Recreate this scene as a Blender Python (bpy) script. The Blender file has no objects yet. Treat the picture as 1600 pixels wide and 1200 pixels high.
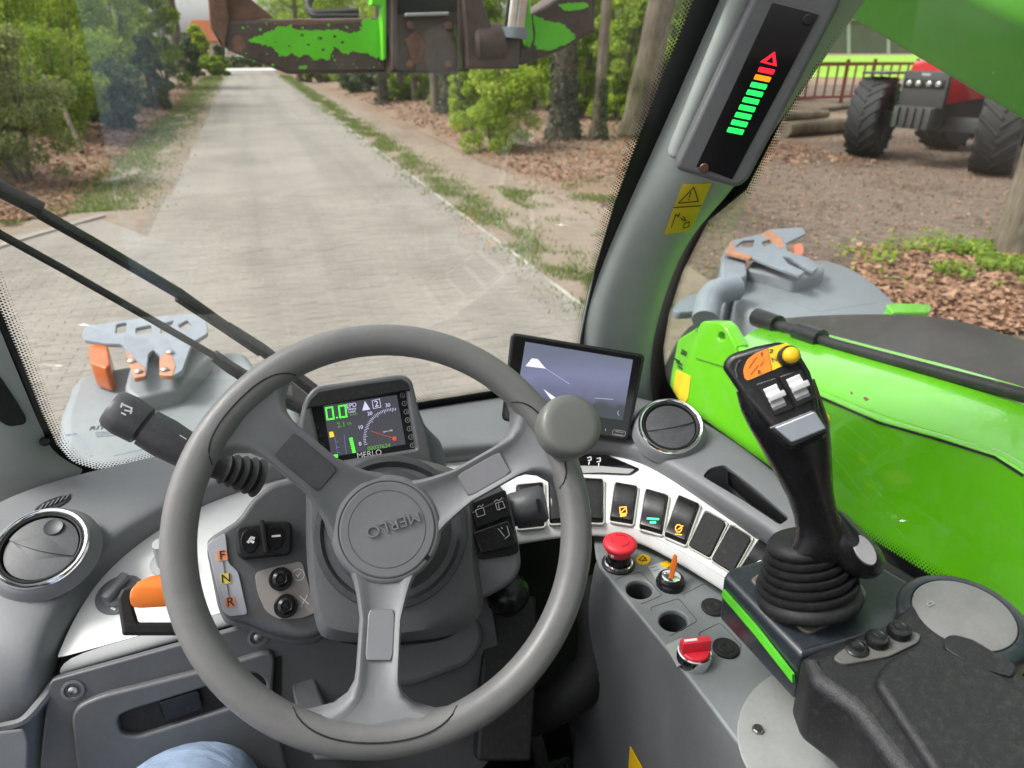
import bpy, bmesh, math, random
from mathutils import Vector, Matrix, noise
R = math.radians
random.seed(7)
# ---------------------------------------------------------------- camera, sky, sun, exposure
H = 2.05                       # eye height over the ground
F = 1101.0                     # focal length in photo pixels (1600 wide)
YAW, PITCH = R(19.2), R(25.7)
sc = bpy.context.scene
COL = sc.collection
EYE = Vector((0, 0, H))
FH = Vector((math.sin(YAW), math.cos(YAW), 0)); CR = Vector((math.cos(YAW), -math.sin(YAW), 0))
CD = FH*math.cos(PITCH) - Vector((0, 0, math.sin(PITCH))); CU = FH*math.sin(PITCH) + Vector((0, 0, math.cos(PITCH)))
cd = bpy.data.cameras.new('camera'); cam = bpy.data.objects.new('camera', cd); COL.objects.link(cam)
cam.location = EYE; cam.rotation_euler = (R(90)-PITCH, 0, -YAW)
cd.sensor_width = 36; cd.lens = F/1600*36; cd.clip_start = 0.02; cd.clip_end = 1000
cd.dof.use_dof = True; cd.dof.focus_distance = 0.78; cd.dof.aperture_fstop = 7.5
sc.camera = cam
SUN_EL, SUN_AZ = R(52), R(-72)   # soft sun behind thin cloud, left of the cab and a little ahead
wd = bpy.data.worlds.new('World'); sc.world = wd; wd.use_nodes = True
nt = wd.node_tree; nt.nodes.clear()
sky = nt.nodes.new('ShaderNodeTexSky'); sky.sky_type = 'NISHITA'; sky.sun_disc = False
sky.sun_elevation = SUN_EL; sky.sun_rotation = SUN_AZ; sky.air_density = 1.0; sky.dust_density = 4.0; sky.ozone_density = 1.0
hs = nt.nodes.new('ShaderNodeHueSaturation'); hs.inputs['Saturation'].default_value = 0.12
bg = nt.nodes.new('ShaderNodeBackground'); bg.inputs['Strength'].default_value = 0.15
wo = nt.nodes.new('ShaderNodeOutputWorld')
nt.links.new(sky.outputs[0], hs.inputs['Color']); nt.links.new(hs.outputs[0], bg.inputs['Color']); nt.links.new(bg.outputs[0], wo.inputs[0])
sd = bpy.data.lights.new('sun', 'SUN'); sd.energy = 1.5; sd.angle = R(18); sd.color = (1, .97, .92)
sun = bpy.data.objects.new('sun', sd); COL.objects.link(sun)
sdir = Vector((math.sin(SUN_AZ)*math.cos(SUN_EL), math.cos(SUN_AZ)*math.cos(SUN_EL), math.sin(SUN_EL)))
sun.rotation_euler = sdir.to_track_quat('Z', 'Y').to_euler(); sun.location = sdir*60
vs = sc.view_settings; vs.view_transform = 'Standard'; vs.look = 'None'; vs.gamma = 1; vs.exposure = 1.2; vs.use_curve_mapping = False
sc.cycles.use_denoising = True; sc.cycles.max_bounces = 8; sc.cycles.transparent_max_bounces = 16
sc.cycles.diffuse_bounces = 4; sc.cycles.glossy_bounces = 4; sc.cycles.caustics_reflective = False; sc.cycles.caustics_refractive = False

# ---------------------------------------------------------------- helpers
def V(x, y, z): return Vector((x, y, H+z))          # z counted from eye height
def ray(px, py): return CR*((px-800)/F) + CU*((600-py)/F) + CD
def pt(px, py, t): return EYE + ray(px, py)*t
class Plane:
    def __init__(s, p, n): s.p = Vector(p); s.n = Vector(n).normalized()
    def at(s, px, py, off=0):
        r = ray(px, py); k = (s.p-EYE).dot(s.n)/r.dot(s.n)
        return EYE + r*k + s.n*off
    def frame(s, px=None, py=None):
        x = Vector((1, 0, 0)); x = (x - s.n*x.dot(s.n)).normalized() if abs(s.n.x) < .95 else Vector((0, 1, 0))
        return x, s.n.cross(x)
    def shift(s, d): return Plane(s.p + s.n*d, s.n)
def PZ(z): return Plane(V(0, 0, z), (0, 0, 1))
def PY(y): return Plane(V(0, y, 0), (0, -1, 0))
def PX(x): return Plane(V(x, 0, 0), (-1, 0, 0))
def PP(px, py, t, n): return Plane(pt(px, py, t), n)
def pz(px, py, z): return PZ(z).at(px, py)
def fil(pts, r, n=5):                                 # round the corners of a closed outline
    out = []; m = len(pts)
    for i in range(m):
        a, b, c = Vector(pts[i-1][:2]), Vector(pts[i][:2]), Vector(pts[(i+1) % m][:2])
        rr = r if not isinstance(r, (list, tuple)) else r[i]
        if rr <= 0: out.append((b.x, b.y)); continue
        d1, d2 = (a-b), (c-b); k1 = min(rr, d1.length*.48); k2 = min(rr, d2.length*.48)
        p, q = b + d1.normalized()*k1, b + d2.normalized()*k2
        for j in range(n+1):
            t = j/n; w = p*(1-t)**2 + b*2*t*(1-t) + q*t*t; out.append((w.x, w.y))
    return out
def cr(pts, n=6, closed=False):                       # Catmull-Rom
    P = [Vector(p) for p in pts]; m = len(P); out = []
    for i in range(m if closed else m-1):
        g = (lambda k: P[k % m]) if closed else (lambda k: P[max(0, min(m-1, k))])
        a, b, c, d = g(i-1), g(i), g(i+1), g(i+2)
        for j in range(n):
            t = j/n
            out.append(.5*((2*b) + (c-a)*t + (2*a-5*b+4*c-d)*t*t + (3*b-a-3*c+d)*t**3))
    if not closed: out.append(P[-1])
    return out
def ell(cx, cy, rx, ry, n=28, rot=0): 
    return [(cx+rx*math.cos(a)*math.cos(rot)-ry*math.sin(a)*math.sin(rot), cy+rx*math.cos(a)*math.sin(rot)+ry*math.sin(a)*math.cos(rot)) for a in [2*math.pi*i/n for i in range(n)]]
ORG = {}
def root(name, label, cat, loc, group=None):
    o = bpy.data.objects.new(name, None); o.empty_display_size = .05; COL.objects.link(o); o.location = loc
    o['label'] = label; o['category'] = cat
    if group: o['group'] = group
    ORG[o] = Vector(loc); return o
def link(name, me, mat, parent=None, smooth=40, label=None, cat=None, group=None, kind=None):
    if mat is not None and not me.materials: me.materials.append(mat)
    if smooth is not None and len(me.polygons):
        me.polygons.foreach_set('use_smooth', [True]*len(me.polygons))
        if smooth < 180: me.set_sharp_from_angle(angle=R(smooth))
    o = bpy.data.objects.new(name, me); COL.objects.link(o)
    if parent is not None:
        o.parent = parent; g = ORG[parent]
    else:
        c = [v.co for v in me.vertices]
        g = Vector((sum(v.x for v in c)/len(c), sum(v.y for v in c)/len(c), min(v.z for v in c))) if c else Vector()
        o.location = g
    me.transform(Matrix.Translation(-g)); ORG[o] = g
    if label: o['label'] = label
    if cat: o['category'] = cat
    if group: o['group'] = group
    if kind: o['kind'] = kind
    return o
class MB:
    def __init__(s): s.v = []; s.f = []
    def add(s, v, f):
        b = len(s.v); s.v += [tuple(q) for q in v]; s.f += [tuple(i+b for i in q) for q in f]; return s
    def grid(s, rows, cu=False, cv=False):            # rows of points -> quads
        n, m = len(rows), len(rows[0]); v = [p for r in rows for p in r]; f = []
        for i in range(n if cv else n-1):
            for j in range(m if cu else m-1):
                a, b = i*m+j, i*m+(j+1) % m; c, d = ((i+1) % n)*m+(j+1) % m, ((i+1) % n)*m+j
                f.append((a, b, c, d))
        return s.add(v, f)
    def loft(s, rings, cap=True):
        s.grid(rings, cu=True)
        if cap:
            m = len(rings[0]); s.add(rings[0], [tuple(range(m))]); s.add(rings[-1], [tuple(range(m))[::-1]])
        return s
    def tube(s, pts, r, n=10, cap=True):
        P = [Vector(p) for p in pts]; rings = []; up = Vector((.123, .217, .97))
        for i, p in enumerate(P):
            d = (P[min(i+1, len(P)-1)] - P[max(i-1, 0)]).normalized()
            x = d.cross(up); x = x.normalized() if x.length > 1e-4 else Vector((1, 0, 0)); y = d.cross(x); up = -y if i and False else up
            rr = r[i] if isinstance(r, (list, tuple)) else r
            rings.append([p + x*rr*math.cos(2*math.pi*k/n) + y*rr*math.sin(2*math.pi*k/n) for k in range(n)])
        return s.loft(rings, cap)
    def lathe(s, prof, o, ax, n=32, cap=True, xdir=None):     # prof: (radius, height along ax)
        ax = Vector(ax).normalized(); x = Vector(xdir) if xdir else ax.orthogonal(); x = (x - ax*x.dot(ax)).normalized(); y = ax.cross(x)
        rings = [[Vector(o) + ax*h + x*r*math.cos(2*math.pi*k/n) + y*r*math.sin(2*math.pi*k/n) for k in range(n)] for r, h in prof]
        return s.loft(rings, cap)
    def box(s, c, x, y, z, sx, sy, sz):
        c, x, y, z = Vector(c), Vector(x)*sx/2, Vector(y)*sy/2, Vector(z)*sz/2
        v = [c+x*a+y*b+z*d for d in (-1, 1) for b in (-1, 1) for a in (-1, 1)]
        return s.add(v, [(0,2,3,1),(4,5,7,6),(0,1,5,4),(2,6,7,3),(0,4,6,2),(1,3,7,5)])
    def abox(s, x0, x1, y0, y1, z0, z1):
        return s.box(((x0+x1)/2, (y0+y1)/2, (z0+z1)/2), (1,0,0), (0,1,0), (0,0,1), x1-x0, y1-y0, z1-z0)
    def mesh(s, name, bevel=0, seg=2, fixn=True, sub=0, merge=1e-6):
        me = bpy.data.meshes.new(name); me.from_pydata(s.v, [], s.f)
        bm = bmesh.new(); bm.from_mesh(me)
        if merge: bmesh.ops.remove_doubles(bm, verts=bm.verts, dist=merge)
        if fixn: bmesh.ops.recalc_face_normals(bm, faces=bm.faces)
        if bevel:
            e = [e for e in bm.edges if len(e.link_faces) == 2 and e.calc_face_angle(0) > R(28)]
            bmesh.ops.bevel(bm, geom=e, offset=bevel, segments=seg, affect='EDGES', profile=.6, clamp_overlap=True)
        bm.to_mesh(me); bm.free(); return me
def build(name, mb, mat, parent=None, bevel=0, seg=2, sub=0, smooth=40, fixn=True, thick=0, **k):
    me = mb.mesh(name, bevel, seg, fixn)
    if sub or thick: me = modded(me, sub, thick)
    return link(name, me, mat, parent, smooth, **k)
def modded(me, sub=0, thick=0, bools=()):
    o = bpy.data.objects.new('tmp', me); COL.objects.link(o)
    if sub: m = o.modifiers.new('s', 'SUBSURF'); m.levels = sub; m.render_levels = sub
    if thick: m = o.modifiers.new('t', 'SOLIDIFY'); m.thickness = thick; m.offset = -1
    tmp = []
    for b in bools:
        c = bpy.data.objects.new('tmpc', b); COL.objects.link(c); tmp.append(c)
        m = o.modifiers.new('b', 'BOOLEAN'); m.operation = 'DIFFERENCE'; m.object = c; m.solver = 'EXACT'
    dg = bpy.context.evaluated_depsgraph_get(); dg.update()
    r = bpy.data.meshes.new_from_object(o.evaluated_get(dg))
    for c in tmp: bpy.data.objects.remove(c)
    bpy.data.objects.remove(o); return r
def curve_mesh(loops, depth, bevel, bseg=2):          # closed 2-D outlines (holes allowed) -> solid with rounded edges, top face at 0
    cu = bpy.data.curves.new('c', 'CURVE'); cu.dimensions = '2D'; cu.fill_mode = 'BOTH'
    cu.extrude = max(depth/2 - bevel, 1e-5); cu.bevel_depth = bevel; cu.bevel_resolution = bseg; cu.offset = -bevel
    for L in loops:
        sp = cu.splines.new('POLY'); sp.points.add(len(L)-1); sp.use_cyclic_u = True
        for q, (x, y) in zip(sp.points, L): q.co = (x, y, 0, 1)
    o = bpy.data.objects.new('tmp', cu); COL.objects.link(o)
    dg = bpy.context.evaluated_depsgraph_get(); dg.update()
    me = bpy.data.meshes.new_from_object(o.evaluated_get(dg)); bpy.data.objects.remove(o); bpy.data.curves.remove(cu)
    me.transform(Matrix.Translation((0, 0, -depth/2))); return me
def slab(name, outs, plane, depth, mat, parent=None, bevel=.002, r=0, off=0, n=5, bseg=2, **k):
    """Solid plate: outline(s) given where they lie on the plane, thickness going behind it."""
    if not isinstance(outs[0], list): outs = [outs]
    if r: outs = [fil(outs[0], r, n)] + outs[1:]
    x, y = plane.frame(); o0 = plane.at(*outs[0][0]) + plane.n*off; pl = plane.shift(off)
    loops = [[((pl.at(a, b)-o0).dot(x), (pl.at(a, b)-o0).dot(y)) for a, b in L] for L in outs]
    me = curve_mesh(loops, depth, bevel, bseg)
    M = Matrix(((x.x, y.x, plane.n.x, o0.x), (x.y, y.y, plane.n.y, o0.y), (x.z, y.z, plane.n.z, o0.z), (0, 0, 0, 1)))
    me.transform(M); me.materials.clear()
    return link(name, me, mat, parent, k.pop('smooth', 40), **k)
def text(name, s, plane, px, py, dx, dy, size, mat, parent, off=.0006, depth=.0006, align='CENTER', shear=0, sx=1):
    cu = bpy.data.curves.new('t', 'FONT'); cu.body = s; cu.size = size; cu.align_x = align; cu.align_y = 'CENTER'; cu.extrude = depth/2; cu.shear = shear
    o = bpy.data.objects.new('tmp', cu); COL.objects.link(o); dg = bpy.context.evaluated_depsgraph_get(); dg.update()
    me = bpy.data.meshes.new_from_object(o.evaluated_get(dg)); bpy.data.objects.remove(o); bpy.data.curves.remove(cu)
    c = plane.at(px, py, off); x = (plane.at(px+dx, py+dy, off)-c).normalized(); y = plane.n.cross(x)
    me.transform(Matrix(((x.x*sx, y.x, plane.n.x, c.x), (x.y*sx, y.y, plane.n.y, c.y), (x.z*sx, y.z, plane.n.z, c.z), (0, 0, 0, 1))))
    me.materials.clear(); return link(name, me, mat, parent, None)
def lines(name, polys, w, plane, mat, parent, off=.0006, depth=.0006):     # drawn strokes as thin raised ribbons
    mb = MB()
    for L in polys:
        P = [plane.at(a, b, off) for a, b in L]
        for p, q in zip(P, P[1:]):
            d = q-p
            if d.length < 1e-6: continue
            mb.box((p+q)/2, d.normalized(), plane.n.cross(d.normalized()), plane.n, d.length+w*.6, w, depth)
    return build(name, mb, mat, parent, smooth=None)
def dup(o, loc, rot=None, label=None, scale=None, group=None):              # copy of a thing with its parts
    r = o.copy(); COL.objects.link(r); r.location = loc
    if rot is not None: r.rotation_euler = rot
    if scale is not None: r.scale = scale
    if label: r['label'] = label
    if group: r['group'] = group
    def rec(a, b):
        for ch in a.children:
            c = ch.copy(); COL.objects.link(c); c.parent = b; rec(ch, c)
    rec(o, r); return r
# ---------------------------------------------------------------- materials
def nodes(name):
    m = bpy.data.materials.new(name); m.use_nodes = True; t = m.node_tree; return m, t, t.nodes['Principled BSDF']
def N(t, typ, **k):
    n = t.nodes.new(typ)
    for a, b in k.items():
        if a in n.inputs: n.inputs[a].default_value = b
        else: setattr(n, a, b)
    return n
def mat(name, col, rough=.5, metal=0, var=.12, vs=30, grain=0, gs=900, spec=.5, dust=0, coat=0, emit=0, emitcol=None, dustcol=(.35, .32, .28)):
    """Plain material with uneven tone, fine relief and a little dust."""
    m, t, b = nodes(name); L = t.links.new
    co = N(t, 'ShaderNodeTexCoord')
    nz = N(t, 'ShaderNodeTexNoise', Scale=vs, Detail=5.0, Roughness=.6); L(co.outputs['Object'], nz.inputs['Vector'])
    rp = N(t, 'ShaderNodeMapRange'); rp.inputs['From Min'].default_value = .3; rp.inputs['From Max'].default_value = .7
    rp.inputs['To Min'].default_value = 1-var; rp.inputs['To Max'].default_value = 1+var; L(nz.outputs['Fac'], rp.inputs['Value'])
    mx = N(t, 'ShaderNodeMix', data_type='RGBA', blend_type='MULTIPLY'); mx.inputs[0].default_value = 1
    mx.inputs[6].default_value = (*col, 1); L(rp.outputs[0], mx.inputs[7]); out = mx.outputs[2]
    if dust:
        n2 = N(t, 'ShaderNodeTexNoise', Scale=vs*6, Detail=8.0, Roughness=.75); L(co.outputs['Object'], n2.inputs['Vector'])
        r2 = N(t, 'ShaderNodeMapRange'); r2.inputs['From Min'].default_value = .5; r2.inputs['From Max'].default_value = .8; r2.inputs['To Max'].default_value = dust; L(n2.outputs['Fac'], r2.inputs['Value'])
        m2 = N(t, 'ShaderNodeMix', data_type='RGBA'); L(r2.outputs[0], m2.inputs[0]); L(out, m2.inputs[6]); m2.inputs[7].default_value = (*dustcol, 1); out = m2.outputs[2]
    L(out, b.inputs['Base Color'])
    rr = N(t, 'ShaderNodeMapRange'); rr.inputs['To Min'].default_value = max(.02, rough-.08); rr.inputs['To Max'].default_value = min(1, rough+.1); L(nz.outputs['Fac'], rr.inputs['Value']); L(rr.outputs[0], b.inputs['Roughness'])
    b.inputs['Metallic'].default_value = metal; b.inputs['Specular IOR Level'].default_value = spec; b.inputs['Coat Weight'].default_value = coat; b.inputs['Coat Roughness'].default_value = .05
    if grain:
        n3 = N(t, 'ShaderNodeTexNoise', Scale=gs, Detail=2.0); L(co.outputs['Object'], n3.inputs['Vector'])
        bp = N(t, 'ShaderNodeBump', Strength=grain, Distance=.0006); L(n3.outputs['Fac'], bp.inputs['Height']); L(bp.outputs[0], b.inputs['Normal'])
    if emit:
        b.inputs['Emission Color'].default_value = (*(emitcol or col), 1); b.inputs['Emission Strength'].default_value = emit
    return m
M = {}
M['dash'] = mat('dash_plastic', (.142, .148, .158), .5, gs=1100, grain=.35, dust=.12, var=.06)
M['dashdk'] = mat('dash_plastic_dark', (.10, .102, .108), .42, gs=1100, grain=.35, dust=.1, var=.06)
M['col'] = mat('column_plastic', (.092, .094, .10), .42, gs=1100, grain=.35, dust=.12, var=.06)
M['blk'] = mat('black_plastic', (.008, .008, .009), .26, dust=.03, grain=.15, spec=.4)
M['blkm'] = mat('black_matte', (.012, .012, .013), .55, dust=.08, grain=.3, spec=.3)
M['arm'] = mat('armrest_plastic', (.012, .012, .014), .42, grain=.9, gs=1000, dust=.1, spec=.4)
M['navy'] = mat('console_plastic', (.020, .025, .032), .3, dust=.1, grain=.12)
M['gloss'] = mat('gloss_black', (.006, .006, .007), .08, var=.02)
M['white'] = mat('white_trim', (.76, .765, .755), .62, var=.03, dust=.1, grain=.08, spec=.3)
M['lgrey'] = mat('light_grey_plastic', (.36, .37, .36), .45, var=.05, dust=.1)
M['wheel'] = mat('wheel_foam', (.15, .148, .146), .42, var=.08, vs=20, dust=.1, grain=.3, gs=1400)
M['hub'] = mat('wheel_plastic', (.178, .181, .192), .5, var=.05, dust=.15, grain=.2)
M['hubdk'] = mat('wheel_inset', (.085, .085, .092), .5, var=.05, dust=.15, grain=.2)
M['pillar'] = mat('pillar_trim', (.30, .33, .318), .40, var=.05, dust=.08, grain=.2)
M['chrome'] = mat('chrome', (.8, .8, .8), .12, metal=1, var=.05)
M['steel'] = mat('steel', (.45, .43, .4), .35, metal=1, var=.2)
M['red'] = mat('red_plastic', (.70, .025, .045), .4, var=.05)
M['orange'] = mat('orange_plastic', (.72, .17, .015), .45, var=.05)
M['yellow'] = mat('yellow_plastic', (.75, .47, .01), .4, var=.05)
M['green'] = mat('green_paint', (.125, .50, .006), .2, var=.08, vs=3, coat=.7, dust=.22, dustcol=(.30, .36, .20))
M['greenl'] = mat('green_stripe', (.10, .55, .03), .4)
M['inkw'] = mat('white_ink', (.8, .8, .8), .5, var=0)
M['inkb'] = mat('black_ink', (.012, .012, .012), .5, var=0)
M['inkg'] = mat('grey_ink', (.3, .3, .3), .5, var=0)
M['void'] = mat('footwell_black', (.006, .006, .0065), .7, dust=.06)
M['knob'] = mat('knob_plastic', (.125, .128, .118), .38, var=.04, dust=.06)
M['hub2'] = mat('wheel_inset_light', (.19, .19, .205), .45, var=.05, dust=.12)
M['console'] = mat('console_top_plastic', (.185, .198, .205), .42, grain=.3, dust=.18, var=.07)
M['green_shaded'] = mat('boom_green_shaded', (.048, .235, .004), .4, var=.12, vs=3, dust=.08, spec=.18)  # the machine's green, darkened so the boom's shade sits in the colour
from mathutils.bvhtree import BVHTree
def bvh(o):
    g = ORG[o]; me = o.data
    return BVHTree.FromPolygons([v.co+g for v in me.vertices], [tuple(p.vertices) for p in me.polygons])
def tangent(b, px, py, off=0):                       # plane touching a built surface where the sight line meets it
    p, n, i, d = b.ray_cast(EYE, ray(px, py).normalized())
    if p is None: return None
    if n.dot(ray(px, py)) > 0: n = -n
    return Plane(p+n*off, n)
def facing(px, py, t, tilt=(0, 0, 0)):
    n = -ray(px, py).normalized() + Vector(tilt); return PP(px, py, t, n)
def skin(name, rows, mat, parent=None, sub=2, thick=0, **k):     # rows of (px, py, z-from-eye) or world Vectors
    rr = [[(q if isinstance(q, Vector) else pz(*q)) for q in r] for r in rows]
    mb = MB(); mb.grid(rr); me = mb.mesh(name)
    nrm = sum((p.normal*p.area for p in me.polygons), Vector()); c = me.polygons[0].center
    if nrm.dot(EYE-c) < 0: me.flip_normals()
    if sub or thick: me = modded(me, sub, thick)
    return link(name, me, mat, parent, 50, **k)

# ================================================================ dashboard
NW = Vector((0, -.342, .94))
dash = root('dashboard', 'grey moulded dashboard with white switch panel sweeping behind the steering wheel', 'dashboard', V(.12, .75, -.75))
rowA = [(120,1260,-.80),(88,1120,-.67),(90,1035,-.612),(106,985,-.60),(150,915,-.585),(205,858,-.57),(280,805,-.55),(370,765,-.535),(480,735,-.53),(600,715,-.525)]
rowB = [(62,1260,-.76),(42,1130,-.65),(48,1050,-.59),(62,985,-.57),(102,905,-.55),(160,842,-.535),(260,783,-.52),(365,738,-.51),(480,710,-.505),(600,690,-.505)]
rowC = [(-20,1260,-.72),(-22,1120,-.62),(-15,1005,-.565),(5,915,-.545),(50,850,-.535),(115,797,-.527),(215,755,-.515),(340,715,-.505),(480,688,-.50),(600,665,-.50)]
rowD = [(-190,1260,-.66),(-170,1100,-.60),(-140,950,-.55),(-100,860,-.53),(-30,795,-.52),(60,758,-.51),(160,732,-.505),(300,700,-.50),(480,664,-.50),(600,640,-.50)]
rowA2 = [(a-6 if i < 3 else a+4, b+14, z-.03) for i, (a, b, z) in enumerate(rowA)]
body = skin('dash_body', [rowA2, rowA, [tuple((p*.4+q*.6) for p, q in zip(a, b)) for a, b in zip(rowA, rowB)], rowB, rowC, rowD], M['dash'], dash)
# right half: from behind the wheel round to the joystick
sA = [(560,735,-.53),(700,722,-.53),(820,712,-.53),(940,708,-.525),(1000,720,-.522),(1060,755,-.524),(1108,788,-.528),(1180,838,-.538),(1262,905,-.55),(1360,1000,-.57)]
sB = [(560,705,-.505),(700,694,-.505),(820,686,-.50),(930,682,-.50),(1010,695,-.50),(1075,735,-.502),(1130,773,-.506),(1205,826,-.512),(1290,892,-.52),(1390,985,-.53)]
sC = [(560,680,-.50),(700,662,-.50),(820,650,-.50),(930,655,-.495),(1030,662,-.492),(1110,705,-.493),(1165,745,-.496),(1240,800,-.50),(1330,868,-.505),(1430,955,-.51)]
sD = [(560,650,-.50),(650,634,-.50),(800,609,-.50),(930,600,-.49),(1055,630,-.486),(1140,680,-.488),(1196,722,-.49),(1270,778,-.492),(1360,842,-.495),(1470,925,-.50)]
sE = [(a+3, b+6, z-.05) for a, b, z in sD]
sA2 = [(a-3, b+12, z-.03) for a, b, z in sA]
bodyr = skin('dash_body', [sA2, sA, [tuple((p*.4+q*.6) for p, q in zip(a, b)) for a, b in zip(sA, sB)], sB, sC, sD, sE], M['dash'], dash)
# storage slot cut into the right half
slot = fil([(1103,738),(1112,728),(1135,722),(1180,757),(1237,806),(1222,815),(1165,778),(1103,742)], 6)
pT = tangent(bvh(bodyr), 1168, 769)
cut = curve_mesh([[((pT.at(a, b)-pT.p).dot(pT.frame()[0]), (pT.at(a, b)-pT.p).dot(pT.frame()[1])) for a, b in slot]], .16, .002)
fx, fy = pT.frame(); cut.transform(Matrix.Translation((0, 0, .07)))
cut.transform(Matrix(((fx.x, fy.x, pT.n.x, pT.p.x), (fx.y, fy.y, pT.n.y, pT.p.y), (fx.z, fy.z, pT.n.z, pT.p.z), (0, 0, 0, 1))))
cut2 = cut.copy(); cut2.transform(Matrix.Translation((0, 0, -.02)))
g = ORG[bodyr]; cut2.transform(Matrix.Translation(-g)); old = bodyr.data
try:
    nm = modded(modded(old.copy(), 0, .004), 0, 0, (cut2,))
    if len(nm.polygons) > 200:
        bodyr.data = nm; nm.polygons.foreach_set('use_smooth', [True]*len(nm.polygons)); nm.set_sharp_from_angle(angle=R(50))
except Exception as e: print('slot cut failed', e)
tray = slab('storage_slot', [(1098,745),(1112,722),(1140,716),(1250,806),(1222,824)], pT.shift(-.05), .004, M['dash'], dash, 0)
mbw = MB(); P1 = [pT.at(a, b)-pT.n*.006 for a, b in slot]; P0 = [pT.at(a, b)-pT.n*.05 for a, b in slot]; mbw.grid([P1, P0], cu=True)
build('slot_wall', mbw, M['dash'], dash)
# white trim: one curved plate, inner (driver) edge and outer edge
tin = [(90,1029,-.605),(210,995,-.604),(330,962,-.603),(470,922,-.60),(620,872,-.595),(740,842,-.588),(800,831,-.583),(880,817,-.575),(950,815,-.568),(1000,826,-.566),(1050,852,-.566),(1120,893,-.568),(1205,950,-.572)]
tou = [(92,1020,-.604),(120,955,-.594),(170,885,-.578),(235,828,-.562),(320,783,-.545),(450,738,-.535),(600,708,-.528),(760,705,-.53),(910,702,-.527),(985,715,-.526),(1065,752,-.527),(1175,830,-.54),(1270,905,-.553)]
trow = [tin] + [[tuple(p*(1-k)+q*k for p, q in zip(a, b)) for a, b in zip(tin, tou)] for k in (.33, .66)] + [tou]
tlow = [(a-1, b+27, z-.022) for a, b, z in tin]
trim = skin('white_trim', trow, M['white'], dash)
edge = skin('trim_edge', [[pz(*p) + Vector((0, 0, -.0005)) for p in tin], [pz(*p)+Vector((0, -.011, -.019)) for p in tin], [pz(*p)+Vector((0, .004, -.021)) for p in tin]], M['white'], dash)
bt = bvh(trim); bb = bvh(body); bbr = bvh(bodyr)
# lower left panel with glove box
ply = Plane(V(-.2, .668, -.63), (0, -.95, .30))
low = slab('lower_panel', [(76,1064),(340,991),(520,941),(760,886),(800,1150),(640,1330),(75,1330),(62,1200)], ply, .01, M['dashdk'], dash, .002, r=12)
lid = slab('glovebox_lid', [fil([(110,1110),(150,1090),(330,1045),(430,1015),(425,1100),(470,1290),(130,1290)], 22),
       fil([(182,1120),(205,1110),(400,1050),(420,1070),(405,1092),(215,1152),(188,1148)], 12)], ply, .012, M['dashdk'], dash, .003, off=.009)
slab('glovebox_pocket', [(170,1105),(440,1025),(440,1100),(180,1165)], ply, .004, M['void'], dash, 0, off=.001)
slab('glovebox_latch', [(247,1098),(310,1078),(318,1108),(258,1128)], ply, .006, M['blk'], dash, .0015, off=.0075, r=5)
sx_, sy_ = ply.frame()
for a, b in ((114, 1078), (403, 995)):
    mb = MB(); mb.lathe([(.0115, .001), (.0115, .0018), (.0085, .0022), (.007, -.004), (0, -.004)], ply.at(a, b), ply.n, 24, cap=False)
    s_ = build('screw_recess', mb, M['dash'], dash, smooth=60)
    mb = MB(); mb.lathe([(.0045, 0.0002), (.0045, .002), (.003, .003), (0, .003)], ply.at(a, b), ply.n, 12); build('screw_head', mb, M['steel'], s_)
# left door-side trim strip
mb = MB(); strip = cr([pz(-40,1150,-.63), pz(0,1138,-.635), pz(35,1128,-.637), pz(62,1100,-.632), pz(84,1070,-.625)], 5)
mb.tube(strip, .0055, 8); build('trim_strip', mb, M['dash'], dash)
lk = slab('side_panel', [(-60,1150),(38,1140),(44,1160),(42,1215),(-60,1240)], Plane(pz(10, 1170, -.64), (.15, -.85, .5)), .006, M['dash'], dash, .002, r=8)
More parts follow.
